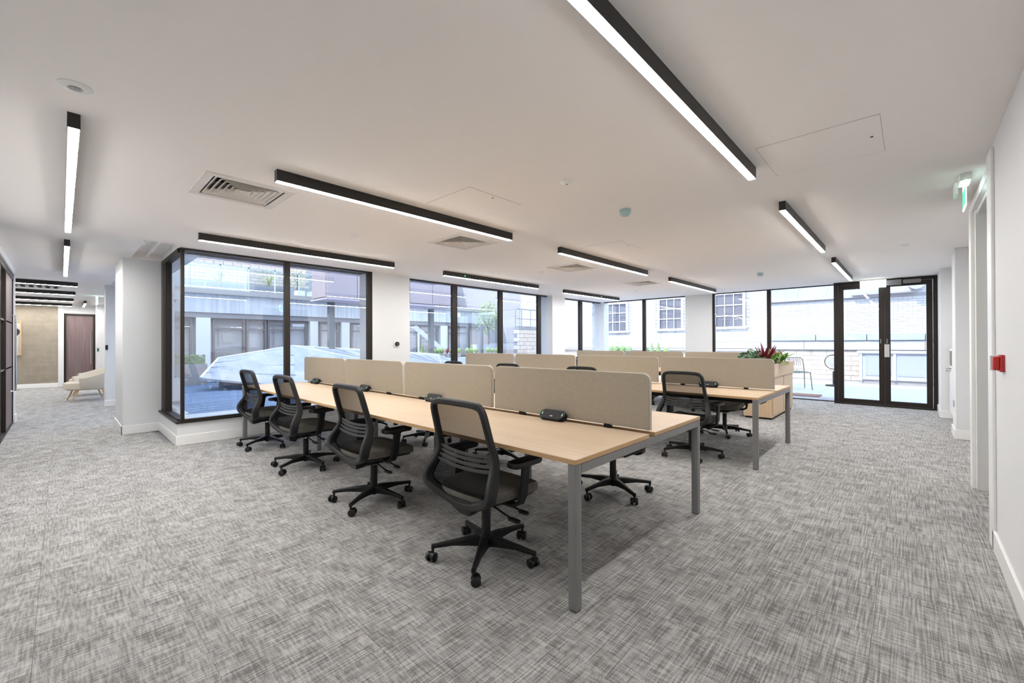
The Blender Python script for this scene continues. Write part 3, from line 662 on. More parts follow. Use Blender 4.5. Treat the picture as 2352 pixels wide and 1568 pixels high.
for a in ((1.755, 1.87, 0, 70.6, 'black mesh task chair closest to the camera, left side of nearest bench'),
          (1.75, 3.20, 0, 66, 'second task chair from the camera, left side of nearest bench'),
          (1.755, 4.62, 2, 62, 'third task chair from the camera, left side of nearest bench'),
          (1.785, 5.93, 2, 68, 'task chair beside the corner window, left end of nearest bench'),
          (3.25, 1.87, 182, 25, 'task chair mostly hidden under the near end of nearest bench, right side'),
          (3.32, 3.28, 176, 40, 'task chair on the hidden side of nearest bench, second from the camera'),
          (3.30, 4.62, 185, 10, 'task chair on the hidden side of nearest bench, third from the camera'),
          (3.30, 5.98, 178, 55, 'task chair on the hidden side of nearest bench, by the window'),
          (4.90, 1.82, -3, 68, 'task chair seen from behind at the near end of the middle bench'),
          (5.0, 3.24, 6, 30, 'task chair at the middle bench whose top shows above the nearest large screen'),
          (5.0, 4.60, 4, 50, 'task chair at the middle bench whose top shows above the second screen'),
          (5.0, 5.93, 3, 12, 'task chair at the middle bench whose top shows above the third screen'),
          (6.36, 1.90, 184, 57, 'task chair tucked under the middle bench in front of the planter cabinet'),
          (6.45, 3.25, 178, 20, 'task chair on the far side of the middle bench, second from the camera'),
          (6.45, 4.6, 183, 35, 'task chair on the far side of the middle bench, third from the camera'),
          (6.45, 5.9, 180, 60, 'task chair on the far side of the middle bench, by the window'),
          (8.35, 2.85, 4, 15, 'task chair at the farthest bench behind the planter cabinet'),
          (8.35, 4.15, -3, 44, 'task chair at the middle of the farthest bench'),
          (8.35, 5.45, 2, 5, 'task chair at the far left of the farthest bench')):
    place_chair(*a, G1)
# ------------------------------------------------------------------ planter cabinet and plants
t = thing('planter_cabinet', 'oak storage cabinet with planter trough on top at the end of the farthest bench', 'cabinet', (8.8, 1.86, 0))
obj('plinth', B(8.03, 9.57, 1.67, 2.07, 0, .03), VOID, t)
obj('carcass', B(8.0, 9.6, 1.665, 2.09, .03, .70), OAKV, t, bev=.002, seg=1)
for a, b in ((8.02, 8.76), (8.81, 9.58)): obj('door', B(a, b, 1.645, 1.664, .07, .70), OAKV, t, bev=.002, seg=1)
obj('grip_strip', B(8.765, 8.805, 1.650, 1.664, .07, .70), mat('brass_grip', (.42, .26, .08), .4, .4), t)
obj('planter_trough', B(7.99, 9.61, 1.63, 1.66, .70, .915).box(7.99, 9.61, 2.07, 2.10, .70, .915).box(7.99, 8.02, 1.66, 2.07, .70, .915).box(9.58, 9.61, 1.66, 2.07, .70, .915), OAKV, t, bev=.002, seg=1)
obj('soil', B(8.02, 9.58, 1.66, 2.07, .70, .885), SOIL, t)
def leaf(mb, base, az, el, ln, wd, curl=.6, n=6, fold=.15):
    """a bent tapering leaf"""
    p = Vector(base); L, Rr = [], []; mid = []
    for k in range(n+1):
        s = k/n; e = el-curl*s*s*1.6; d = Vector((math.cos(az)*math.cos(e), math.sin(az)*math.cos(e), math.sin(e)))
        side = Vector((-math.sin(az), math.cos(az), 0)); w = wd*math.sin(PI*min(1, .12+s*.88))**.8*(1 if k < n else 0)/2
        up = side.cross(d); L.append(p-side*w+up*w*fold*2); Rr.append(p+side*w+up*w*fold*2); mid.append(p.copy()); p = p+d*ln/n
    vs = L+mid+Rr; m = n+1; fs = []
    for k in range(n): fs += [(k, k+1, m+k+1, m+k), (m+k, m+k+1, 2*m+k+1, 2*m+k)]
    mb.add(vs, fs)
def broad(mb, c, nrm_az, tilt, r, asp=1.15):
    """heart-like broad leaf, slightly cupped"""
    M4 = Matrix.Translation(c) @ Matrix.Rotation(nrm_az, 4, 'Z') @ Matrix.Rotation(tilt, 4, 'Y')
    vs = [tuple(M4 @ Vector((0, 0, -.12*r)))]; n = 14
    for k in range(n):
        a = 2*PI*k/n; q = r*(1+.18*math.cos(a))*(1-.25*max(0, math.cos(a-PI))**6)
        vs.append(tuple(M4 @ Vector((q*asp*math.cos(a), q*math.sin(a), .1*r*math.sin(3*a)*.4))))
    mb.add(vs, [(0, 1+k, 1+(k+1) % n) for k in range(n)])
rnd = random.Random(3)
t = thing('potted_plant', 'crimson spiky plant rising from the planter cabinet', 'plant', (8.55, 1.87, .885))
for k in range(28):
    m = MB(); leaf(m, (8.50+rnd.uniform(-.03, .03), 1.87+rnd.uniform(-.03, .03), .88), k*2.4, rnd.uniform(.5, 1.35), rnd.uniform(.28, .46), .05, .28, fold=.35); obj('leaf', m, LEAFR, t, smooth=True)
t = thing('potted_plant', 'broad blue-green leaved plant at the left of the planter', 'plant', (8.1, 1.95, .885))
for k in range(24):
    m = MB(); a = rnd.uniform(0, 6.28); r = rnd.uniform(.02, .17)
    x, y = 8.06+r*math.cos(a), 2.0+r*math.sin(a)*1.3; z = rnd.uniform(.98, 1.13)
    broad(m, Vector((x, y, z)), rnd.uniform(0, 6.28), rnd.uniform(.25, 1.0), rnd.uniform(.055, .085)); m.rod((8.1, 1.93, .88), (x, y, z-.01), .004, n=5); obj('leaf', m, LEAF1, t, smooth=True)
t = thing('potted_plant', 'bushy bright green fern spilling over the right of the planter', 'plant', (8.95, 1.85, .885))
for k in range(110):
    m = MB(); a = rnd.uniform(0, 6.28); bx = rnd.uniform(8.30, 9.45); by = rnd.uniform(1.70, 2.02)
    leaf(m, (bx, by, .91+rnd.uniform(0, .07)), a, rnd.uniform(.2, 1.35), rnd.uniform(.15, .27), rnd.uniform(.04, .06), rnd.uniform(.4, 1.0), fold=.2); obj('leaf', m, LEAF2, t, smooth=True)
t = thing('potted_plant', 'dark red-green leaves hanging over the planter front', 'plant', (8.55, 1.67, .885))
for k in range(9):
    m = MB(); leaf(m, (8.35+k*.06, 1.70, .90), -PI/2+rnd.uniform(-.5, .5), .25, rnd.uniform(.16, .24), .04, .95, fold=.3); obj('leaf', m, LEAFR if k % 2 else LEAF2, t, smooth=True)
# ------------------------------------------------------------------ lounge armchairs
def armchair(x, y, deg, label):
    t = thing('armchair', label, 'armchair', (0, 0, 0), 0, 'cream lounge armchairs')
    # shell: wrap-around band, facing +X locally
    rings = []; N = 26
    for k in range(N+1):
        a = math.radians(62+(298-62)*k/N)    # from one arm front around the back
        bk = math.cos((k/N-.5)*PI*1.0)**1.3 if 0 < k < N else 0
        rx, ry = .40, .39
        x0, y0 = rx*math.cos(a)*1.02, ry*math.sin(a)
        if k < 4 or k > N-4: x0 += 0
        top = .54+.24*max(0, bk)**1.4; n = Vector((math.cos(a), math.sin(a), 0))
        o = .055; bz = .27
        c0 = Vector((x0, y0, 0)); flare = n*(.07*(top-.4)/.3)
        rings.append([tuple(c0*.84+Vector((0, 0, bz))), tuple(c0*.84-n*.05+Vector((0, 0, bz+.02))), tuple(c0+flare-n*o+Vector((0, 0, top-.03))), tuple(c0+flare-n*o*.5+Vector((0, 0, top))), tuple(c0+flare+Vector((0, 0, top-.02))), tuple(c0+flare*.4+Vector((0, 0, (top+bz)/2-.03)))])
    obj('shell', MB().loft(rings), CREAM, t, smooth=True, loc=(0, 0, 0))
    obj('seat_cushion', MB().loft([[(.06+a*q, b*q, z) for a, b in rrect(.66, .60, .16, 5)] for q, z in ((.85, .25), (.98, .28), (1, .36), (.96, .41), (.8, .43))]), CREAM, t, smooth=True, loc=(0, 0, 0))
    for sx in (-1, 1):
        for sy in (-1, 1): obj('leg', MB().rod((sx*.20, sy*.20, .27), (sx*.30, sy*.27, 0), .021, .012), ASH, t, smooth=True, loc=(0, 0, 0))
    t.location = (x, y, 0); t.rotation_euler = (0, 0, math.radians(deg))
armchair(.42, 13.9, 188, 'cream tub armchair with wooden legs, nearer of the two in the lounge')
armchair(.52, 15.3, 184, 'cream tub armchair behind the nearer one')
# ------------------------------------------------------------------ outside: courtyard and opposite building
def ratio(px):                                   # x/y of the bearing of a picture column
    return math.tan(math.atan((px-1176)/973.24)+yaw)
def ax(px, y): return ratio(px)*y
def ay(px, x): return x/ratio(px)
cd = structE('floor_courtyard', (6, 14, -.12))
obj('base', B(-1, 24, 6.95, 24, -.3, -.13), PAVE, cd)
obj('edging', B(1.1, 11.3, 9.0, 10.15, -.13, -.075).box(1.62, 1.70, 10.15, 20, -.13, -.06), STONE, cd)
obj('plank_gap_shade', B(1.7, 9.2, 10.15, 19, -.13, -.12), VOID, cd)  # dark sheet under the planks, its colour stands for shade in the gaps
obj('drain_grille', B(1.25, 1.60, 10.2, 13, -.13, -.085), PLANTG, cd)
for k in range(22):
    y = 10.18+k*.36; obj('plank', B(1.72, 9.0, y, y+.32, -.13, -.08), DECK, cd)
struct('wall_overhang', B(1.55, 6.3, 7.21, 8.6, 2.72, 2.95).box(6.3, 12, 7.21, 7.9, 2.72, 2.95), SOFFIT)
ob = thing('office_building', 'concrete fronted office building across the courtyard with roof terrace', 'building', (6, 20, 0))
obj('fascia', B(-1, 19, 19.7, 20.1, 2.50, 3.22), CONC, ob)
obj('ledge', B(-1, 19, 19.55, 20.1, 3.22, 3.40), mat('ledge_grey', (.40, .40, .40), .8), ob)
obj('window_head_band', B(-1, 19, 19.75, 20.1, 2.30, 2.50), mat('band_grey', (.30, .29, .31), .7), ob)
obj('lower_wall', B(-1, 19, 19.9, 20.1, -.2, .45), STONE, ob)
obj('rear_wall', B(-1, 19, 20.02, 20.1, -.2, 2.4), ROOMBEIGE, ob)
for a, b in ((3.50, 3.96), (7.70, 8.05), (9.15, 9.55), (11.9, 12.3), (15.0, 15.5)): obj('column', B(a, b, 19.75, 20.1, -.2, 2.3), mat('painted_column', (.80, .83, .88), .7), ob)
FRB = mat('brown_grey_frame', (.22, .19, .19), .5)
for a, b in ((-.8, 1.2), (1.2, 3.4), (4.05, 5.15), (5.2, 5.95), (6.0, 6.75), (6.8, 7.6), (8.15, 9.05), (9.65, 10.7), (10.75, 11.8), (12.4, 13.6), (13.65, 14.9), (15.6, 17.2)):
    w = obj('window', B(a, a+.07, 19.86, 19.96, .45, 2.3).box(b-.07, b, 19.86, 19.96, .45, 2.3).box(a+.07, b-.07, 19.86, 19.96, 2.2, 2.3).box(a+.07, b-.07, 19.86, 19.96, .45, .53).box(a+.07, b-.07, 19.88, 19.94, 1.86, 1.92), FRB, ob)
    obj('pane', B(a+.07, b-.07, 19.90, 19.905, .53, 2.2), GLASS, w)
for a, b, z0, z1 in ((4.4, 4.75, 1.35, 1.75), (5.3, 5.6, .6, 1.7), (8.3, 8.8, .6, 2.1), (10.0, 10.3, .6, 1.9)): obj('blind', B(a, b, 19.98, 20.0, z0, z1), mat('bright_blind', (.66, .60, .54), .8), ob)
for k in range(9): obj('balustrade_pane', B(-.6+k*.98, .34+k*.98, 19.68, 19.69, 3.42, 4.36), BALU, ob)
for k in range(10): obj('balustrade_post', B(-.66+k*.98, -.62+k*.98, 19.66, 19.70, 3.40, 4.40), mat('post_pale', (.62, .68, .70), .4), ob)
obj('handrail', B(-.7, 8.2, 19.66, 19.71, 4.36, 4.40), MATS['post_pale'], ob)
obj('terrace_floor', B(-1, 19, 20.1, 24, 3.25, 3.40), STONE, ob)
def bricks(name, parent, axis, at, a0, a1, z0, z1, holes, bl, bh, m, j=.01, first=0, proud=.005, seed=1):
    """running bond; the first `first` bricks (nearest a0) are single parts, the rest one joined part"""
    r = random.Random(seed); me = mesh_of(B(-bl/2, bl/2, -proud, .02, 0, bh) if axis == 'x' else B(-proud, .02, -bl/2, bl/2, 0, bh), m, 'brick'); rest = MB(); L = []
    z = z0; row = 0
    while z+bh <= z1+.001:
        a = a0+(0 if row % 2 else -(bl+j)/2)
        while a < a1:
            c = a+bl/2
            if not any(h[0] < c < h[1] and h[2] < z+bh/2 < h[3] for h in holes) and c > a0: L.append((c, z))
            a += bl+j
        z += bh+j; row += 1
    L.sort(key=lambda q: q[0]); o = wloc(parent)
    for k, (c, z) in enumerate(L):
        e = r.uniform(-1, 1)*.004
        if k < first: share('brick', me, (Vector((c, at+e, z)) if axis == 'x' else Vector((at+e, c, z)))-o, parent)
        elif axis == 'x': rest.box(c-bl/2, c+bl/2, at-proud+e, at+.02, z, z+bh)
        else: rest.box(at-proud+e, at+.02, c-bl/2, c+bl/2, z, z+bh)
    if rest.v: obj(name, rest, m, parent, kind='stuff')
uw = thing('terrace_wall', 'old buff stone wall above the roof terrace across the courtyard', 'wall', (4, 24, 3.3))
obj('wall_body', B(-2, 20, 24.05, 24.4, 3.3, 7.5), LIME, uw)
bricks('stone_courses', uw, 'x', 24.05, -1.5, 9, 4.3, 6.6, [], .36, .14, BRICKO, .02, 0, .022, 5)
for a, b, l in ((4.2, 5.6, 'left dark planter box on the roof terrace'), (6.0, 7.35, 'right dark planter box on the roof terrace')):
    q = thing('roof_planter', l, 'planter', ((a+b)/2, 22, 3.4)); obj('box', B(a, b, 21.7, 22.2, 3.4, 3.95), mat('slate_box', (.24, .23, .26), .6), q, bev=.01); obj('soil', B(a+.04, b-.04, 21.74, 22.16, 3.95, 3.96), SOIL, q)
LEAFY = mat('leaf_yellow', (.45, .46, .18), .6, var=.3, vscale=8)
for x, l in ((4.75, 'spiky yellow-green plant in the left roof planter'), (6.7, 'spiky yellow-green plant in the right roof planter')):
    q = thing('spiky_plant', l, 'plant', (x, 22, 3.95)); m = MB()
    for k in range(24): leaf(m, (x, 22, 3.97+.1*(k % 3)), k*2.4, rnd.uniform(.3, 1.4), .5, .05, .3)
    obj('foliage', m, LEAFY, q); obj('stem', MB().rod((x, 22, 3.95), (x, 22, 4.2), .03), BARK, q)
def tree(name, label, x, y, z0, h, r, mt, n=700, trunk=.05, seed=1, leafs=.13):
    r_ = random.Random(seed); t = thing(name, label, 'tree', (x, y, z0)); m = MB(); cz = z0+h*.62
    for k in range(n):
        a, b = r_.uniform(0, 6.28), r_.uniform(-1, 1); q = r*(r_.uniform(.15, 1)**.5); s = math.sqrt(1-b*b)
        c = Vector((x+q*s*math.cos(a), y+q*s*math.sin(a), cz+q*b*h*.42/r)); w = leafs*r_.uniform(.6, 1.2)
        u = Vector((r_.uniform(-1, 1), r_.uniform(-1, 1), r_.uniform(-1, 1))).normalized(); v = u.orthogonal().normalized()
        m.quad(c-u*w/2, c+v*w/3, c+u*w/2, c-v*w/3)
    obj('foliage', m, mt, t, kind='stuff'); b = MB().rod((x, y, z0), (x, y, cz), trunk, trunk*.5)
    for k in range(6): a = k*1.05; b.rod((x, y, z0+h*.3+k*.05), (x+r*.6*math.cos(a), y+r*.6*math.sin(a), cz+.2*k*h*.1), trunk*.4, trunk*.15, 6)
    obj('trunk', b, BARK, t)
tree('small_tree', 'pale autumn tree on the roof terrace behind the corner window', ax(683, 21.2), 21.2, 3.4, 1.9, .42, mat('pale_leaves', (.62, .55, .38), .8, var=.3, vscale=4), 420, .035, 2, .11)
for a, b, l in ((7.6, 7.95, 'first pale planter under the roof terrace tree'), (8.2, 8.55, 'second pale planter under the roof terrace tree')):
    q = thing('roof_planter', l, 'planter', ((a+b)/2, 21.2, 3.4)); obj('box', B(a, b, 21.0, 21.4, 3.4, 3.8), WHITEPL, q, bev=.01); obj('soil', B(a+.03, b-.03, 21.03, 21.37, 3.8, 3.81), SOIL, q)
cb = thing('clad_upper_storey', 'mauve panel clad upper storey jutting over the courtyard', 'building', (9, 16, 2.9))
obj('core', B(6.48, 12.1, 15.06, 16.3, 2.92, 5.9), MORTAR, cb); obj('soffit', B(6.40, 12.2, 14.98, 16.4, 2.86, 2.92), SOFFIT, cb)
for q_ in (6.9, 11.5): obj('support_column', B(q_, q_+.2, 15.9, 16.1, -.13, 2.9), DOORGREY, cb)
for k in range(5):
    for z0, z1 in ((2.96, 4.35), (4.38, 5.8)): obj('cladding_panel', B(6.42+k*1.14, 7.54+k*1.14, 15.0, 15.06, z0, z1), CLAD, cb, bev=.004, seg=1)
obj('cladding_panel', B(6.42, 6.48, 15.1, 16.3, 2.96, 5.8), CLAD, cb)
# folded zinc roof over the rooms below
lr = thing('zinc_lantern_roof', 'low folded pale metal roof with raised seams in the courtyard', 'roof', (6, 12.5, -.1))
P = dict(a=(2.76, 15.0, .30), b=(3.45, 16.2, .82), c=(5.65, 16.0, 1.20), d=(8.6, 16.0, 1.0), e=(11.95, 15.9, .76), f=(4.9, 13.6, -.02), g=(6.5, 12.9, -.08), h=(9.6, 12.5, -.08), i=(8.1, 13.9, .55), j=(12.4, 12.6, -.05), k=(10.8, 14.2, .42))
def facet(*q):
    vs = [P[c] for c in q]; lo = [(x, y, z-.06) for x, y, z in vs]; n = len(vs)
    obj('roof_sheet', MB().add(vs+lo, [tuple(range(n)), tuple(range(n, 2*n))[::-1]]+[(i, (i+1) % n, (i+1) % n+n, i+n) for i in range(n)]), METALR, lr)
for q in ('abcf', 'cif', 'fig', 'cdi', 'gih', 'ikh', 'dki', 'dek', 'khj', 'kje'): facet(*q)
def seam(a, b, r=.022): return MB().rod(a, b, r, n=6)
V = {k: Vector(v) for k, v in P.items()}
for a, b, c, d_, n in (('a', 'b', 'f', 'c', 4), ('c', 'd', 'i', 'i', 4), ('d', 'e', 'k', 'k', 4), ('g', 'h', 'i', 'i', 5), ('k', 'e', 'h', 'j', 5), ('i', 'k', 'h', 'h', 3)):
    for k in range(1, n): s = k/n; obj('standing_seam', seam(V[a].lerp(V[b], s)+Vector((0, 0, .01)), V[c].lerp(V[d_], s)+Vector((0, 0, .01))), METALR, lr)
obj('ridge_capping', MB().tube([P['a'], P['b'], P['c'], P['d'], P['e']], .04).tube([P['c'], P['i'], P['k'], P['e']], .03).tube([P['f'], P['i'], P['h']], .03), mat('pale_capping', (.70, .73, .78), .4), lr)
obj('upstand', B(3.4, 11.9, 15.9, 16.15, -.13, .6), STONE, lr)
# hedge planters along the opposite facade
for k, (a, b, l) in enumerate(((2.0, 3.4, 'long grey hedge planter at the far left seen through the corner window'), (4.6, 5.6, 'grey planter with a row of clipped balls seen through the corner window'), (5.8, 9.0, 'long grey hedge planter in the middle seen through the corner window'))):
    q = thing('hedge_planter', l, 'planter', ((a+b)/2, 17.6, -.13)); obj('trough', B(a, b, 17.4, 17.8, -.13, .62), PLANTG, q, bev=.01)
    m = MB(); r = random.Random(k)
    for i in range(900):
        c = Vector((r.uniform(a+.03, b-.03), r.uniform(17.42, 17.78), r.uniform(.62, .92))); u = Vector((r.uniform(-1, 1), r.uniform(-1, 1), r.uniform(-1, 1))).normalized(); v = u.orthogonal().normalized()
        m.quad(c-u*.035, c+v*.025, c+u*.035, c-v*.025)
    m.box(a+.05, b-.05, 17.46, 17.74, .6, .84); obj('hedge', m, HEDGE, q, kind='stuff')
# clipped balls and cones in pots
def topiary(x, y, z, r, label, cone=False, pot=True, group='clipped balls along the parapet'):
    t = thing('topiary_cone' if cone else 'topiary_ball', label, 'topiary', (x, y, z), 0, group); rr = random.Random(int(x*97)); m = MB(); n = 12
    rings = []
    for j in range(9):
        s = j/8
        if cone: q, h = r*(1-s)**.9*(1 if j else .8)+.005, s*r*4.2
        else: q, h = r*math.sin(PI*max(.04, min(.96, s))), r*(1-math.cos(PI*s))
        rings.append([(x+q*math.cos(2*PI*i/n)*rr.uniform(.88, 1.08), y+q*math.sin(2*PI*i/n)*rr.uniform(.88, 1.08), z+h*rr.uniform(.97, 1.03)) for i in range(n)])
    obj('foliage', m.loft(rings), BOX, t)
    obj('stem', MB().rod((x, y, z-.06), (x, y, z+r), .015), BARK, t)
    if pot: obj('pot', MB().lathe([(0, -.2), (r*.7, -.2), (r*.9, -.02), (r*.8, -.01), (0, -.01)], (x, y), 12, z), PLANTG, t)
yb = 16.6; zb = .78
struct('wall_parapet', B(12.05, 19.2, 16.3, 16.9, -.13, .575).box(10, 12.05, 16.3, 16.9, -.13, .575), STONE)
for k, (px, w) in enumerate(((997, 'leftmost'), (1006, 'second'), (1015, 'third'), (1036, 'fourth'), (1054, 'fifth'), (1074, 'sixth'), (1083, 'seventh'), (1094, 'eighth'), (1121, 'ninth'), (1131, 'tenth'), (1141, 'eleventh'), (1169, 'twelfth'), (1181, 'thirteenth'), (1193, 'fourteenth'), (1206, 'rightmost'))):
    topiary(ax(px, yb), yb, zb, .115+.01*(k % 3), w+' clipped ball from the left along the parapet in the three-pane window')
for px, w in ((971, 'clipped cone nearest the white pier in the three-pane window'), (1084.5, 'clipped cone in the middle of the three-pane window'), (1213, 'clipped cone at the right of the three-pane window')):
    topiary(ax(px, yb+.1), yb+.15, zb, .12, w, cone=True, group=None)
t = thing('potted_plant', 'dark crimson spiky plant among the clipped balls on the parapet', 'plant', (ax(1027, yb), yb, zb)); m = MB()
for k in range(12): leaf(m, (ax(1027, yb), yb, zb), k*2.4, rnd.uniform(.5, 1.4), .3, .05, .2)
obj('foliage', m, LEAFR, t); obj('pot', MB().lathe([(0, -.2), (.10, -.2), (.12, 0), (0, 0)], (ax(1027, yb), yb), 12, zb), PLANTG, t)
tree('garden_tree', 'leafy green tree on the high level behind the three-pane window', ax(1122, 18.1), 18.1, 1.2, 2.5, .8, mat('garden_leaves', (.24, .33, .15), .7, var=.4, vscale=3), 900, .06, 4, .14)
struct('wall_raised_bed', B(ax(1122, 18.2)-1.3, ax(1122, 18.2)+1.3, 17.85, 18.3, -.13, 1.2), STONE)
for px, l in ((1107, 'dark steel post left of the garden tree'), (1076, 'dark steel post right of the cladding')):
    x = ax(px, 17.6); q = thing('steel_post', l, 'post', (x, 17.6, -.13)); obj('shaft', B(x-.06, x+.06, 17.55, 17.67, -.13, 2.3), DOORGREY, q); obj('base_plate', B(x-.11, x+.11, 17.5, 17.72, -.13, -.10), DOORGREY, q)
st = thing('outside_staircase', 'pale metal staircase flight in front of the white wall', 'staircase', (14, 18.6, 0))
for k in range(9): obj('tread', B(12.3+k*.28, 12.62+k*.28, 18.4, 19.2, 2.1-k*.19, 2.14-k*.19), mat('stair_white', (.62, .64, .68), .5), st)
for q_ in (12.5, 14.6): obj('support_post', B(q_, q_+.08, 18.32, 18.4, -.13, 2.0-(q_-12.3)*.62), MATS['stair_white'], st)
obj('stringer', MB().prism([(12.2, 2.05), (12.4, 2.2), (15.0, .45), (14.8, .3)], 18.36, 18.4, lambda a, b, c: (a, c, b)), MATS['stair_white'], st)
struct('wall_white_block', B(12.3, 16.5, 20.1, 20.4, -.13, 3.2), mat('white_render', (.70, .71, .73), .8))
rl = thing('roof_railing', 'tubular metal safety railing above the stone wall', 'railing', (18.6, 16.5, 2.3))
x0, x1, yr, zr = ax(1184, 15.5), ax(1240, 15.5), 15.5, 2.15
obj('rail', MB().tube([(x0, yr, zr), (x0, yr, zr+.85), (x0+.15, yr, zr+.98), (x1+1.5, yr, zr+.98)], .025).tube([(x0, yr, zr+.45), (x1+1.5, yr, zr+.45)], .02).tube([(x0, yr, zr+.02), (x1+1.5, yr, zr+.02)], .03), mat('rail_steel', (.22, .25, .29), .4, .5), rl, smooth=True)
for k in range(4): obj('railing_post', MB().rod((x0+.5+k*.75, yr, zr), (x0+.5+k*.75, yr, zr+.98), .02), MATS['rail_steel'], rl)
ws = structE('wall_stone_yard', (16, 15.6, -.13))
obj('core', B(ax(1172, 15.6), 19.4, 15.34, 15.9, -.13, 2.12), MORTAR, ws)
bricks('stone_courses', ws, 'x', 15.33, ax(1172, 15.6), 19.2, -.1, 2.12, [], .50, .19, BRICKO, .02, 0, .012, 11)
# white brick building beyond the far corner, with sash windows
wb = thing('white_brick_building', 'white painted brick building with sash windows beyond the far glazing', 'building', (19.8, 8, -.1))
SW = ((10.43, 11.58, 1.88, 3.25), (7.66, 8.69, 1.93, 3.30), (5.10, 6.16, 1.95, 3.32))
obj('wall_body', slab_holes(0, 0, 0, 0, 0, 0, []).box(19.53, 19.9, 3.7, 24, -.13, 1.88).box(19.53, 19.9, 3.7, 24, 3.32, 7.5).box(19.53, 19.9, 3.7, 5.10, 1.88, 3.32).box(19.53, 19.9, 6.16, 7.66, 1.88, 3.32).box(19.53, 19.9, 8.69, 10.43, 1.88, 3.32).box(19.53, 19.9, 11.58, 24, 1.88, 3.32), LIME, wb)
bricks('brickwork', wb, 'y', 19.53, 3.7, 17.5, 1.3, 5.2, [(a-.16, b+.16, c-.12, d+.2) for a, b, c, d in SW], .215, .065, BRICKW, .012, 0, .005, 3)
obj('stone_band', B(19.40, 19.53, 3.7, 24, 1.02, 1.28), STONE, wb); obj('string_course', B(19.36, 19.53, 3.7, 24, .92, 1.0), CONC, wb)
bricks('lower_brickwork', wb, 'y', 19.53, 3.7, 17.5, -.1, .9, [], .215, .065, BRICKO, .012, 0, .005, 9)
for a, b, c, d in SW:
    w = obj('sash_window', B(19.46, 19.56, a-.10, a, c-.06, d+.1).box(19.46, 19.56, b, b+.10, c-.06, d+.1).box(19.46, 19.56, a, b, d, d+.1).box(19.40, 19.56, a-.16, b+.16, c-.10, c), WHITEPL, wb)
    m = MB()
    for k in (1, 2): m.box(19.50, 19.54, a+(b-a)*k/3-.014, a+(b-a)*k/3+.014, c, d)
    for k in (1, 2): m.box(19.50, 19.54, a, b, c+(d-c)*k/3-.02, c+(d-c)*k/3+.02)
    obj('glazing_bars', m, WHITEPL, w); obj('pane', B(19.55, 19.56, a, b, c, d), WINDARK, w)
# wall facing the terrace doors
tw = thing('terrace_brick_wall', 'white painted brick wall facing the terrace doors', 'wall', (18.1, 2, -.05))
obj('wall_body', B(18.03, 18.4, -4.5, 3.75, -.05, 2.75).box(18.03, 18.4, -4.5, .55, 2.75, 4.2), LIME, tw)
bricks('more_brickwork', tw, 'y', 18.03, -.62, 3.75, 1.54, 2.74, [], .215, .065, BRICKW, .012, 300, .005, 4)
bricks('upper_brickwork', tw, 'y', 18.03, -1.5, .5, 2.80, 4.15, [], .215, .065, BRICKW, .012, 0, .005, 6)
bricks('side_brickwork', tw, 'y', 18.03, -4.4, -.62, 1.54, 2.74, [], .215, .065, BRICKW, .012, 0, .005, 8)
bricks('base_brickwork', tw, 'y', 18.03, -4.4, 3.75, 0, .98, [], .42, .15, BRICKO, .014, 0, .008, 7)
for k in range(6): obj('lead_flashing', B(17.86, 18.03, -4.4+k*1.36, -3.06+k*1.36, 1.33, 1.53), METALR, tw, bev=.01)
for k in range(8): obj('stone_block', B(17.93, 18.03, -4.4+k*1.02, -3.39+k*1.02, 1.02, 1.31), STONE, tw, bev=.008)
obj('coping', B(17.90, 18.4, .55, 3.8, 2.74, 2.84), mat('coping_grey', (.40, .40, .43), .8, var=.3, vscale=3), tw)
sk = thing('sloping_rooflight', 'pale sloping rooflight above the terrace brick wall', 'roof', (18.6, 2, 2.84))
for k in range(5): obj('roof_pane', MB().add([(18.15, -.4+k*.86, 2.86), (18.15, .42+k*.86, 2.86), (19.5, .42+k*.86, 4.0), (19.5, -.4+k*.86, 4.0)], [(0, 1, 2, 3)]), mat('rooflight_pane', (.26, .31, .38), .2), sk)
for k in range(6): obj('glazing_rib', MB().rod((18.13, -.42+k*.86, 2.88), (19.5, -.42+k*.86, 4.02), .03, n=6), WHITEPL, sk)
dt = thing('air_duct', 'short pale round air duct above the terrace brick wall', 'duct', (17.7, -.1, 3.0)); obj('duct', MB().rod((17.5, -.14, 3.05), (18.0, -.14, 3.05), .19, n=20), METALR, dt, smooth=True); obj('shelf', B(17.75, 18.03, -.1, 1.4, 2.80, 2.86), PLANTG, dt)
struct('floor_terrace', B(11.5, 18.0, -4.5, 6.9, -.15, -.02), PAVE)
struct('wall_terrace_side', B(11.5, 19, -4.7, -4.5, -.15, 3), STONE)
struct('trim_3', B(11.42, 12.15, -3, 3.7, -.02, .0), mat('grey_threshold', (.30, .30, .32), .7))
oc = thing('outdoor_kitchen', 'long pale grey outdoor kitchen counter with recessed doors', 'cabinet', (17.3, -.3, 0))
GK = mat('pale_grey_lacquer', (.46, .48, .52), .5)
obj('worktop', B(16.95, 17.75, -2.9, 1.22, .93, 1.0), GK, oc, bev=.006); obj('carcass', B(17.05, 17.7, -2.85, 1.17, .12, .93), GK, oc)
obj('plinth', B(17.12, 17.6, -2.8, 1.1, -.02, .12), PLANTG, oc)
for a, b in ((.42, 1.02), (-.62, .28), (-1.5, -.75), (-2.5, -1.7)): obj('door', B(17.03, 17.05, a, b, .25, .88), mat('grey_lacquer_door', (.36, .39, .45), .5), oc, bev=.004)
for k, y in enumerate((1.13, .35, -.68, -1.6)): obj('end_panel', B(17.0, 17.05, y-.03, y+.03, .12, .93), WHITEPL, oc)
oc2 = thing('garden_chair', 'dark green slatted metal garden chair outside on the terrace', 'chair', (14.1, 2.25, 0))
cx, cy = 14.05, 2.28; c = math.cos(.5); s = math.sin(.5)
def gc(x, y, z): return (cx+x*c-y*s, cy+x*s+y*c, z)
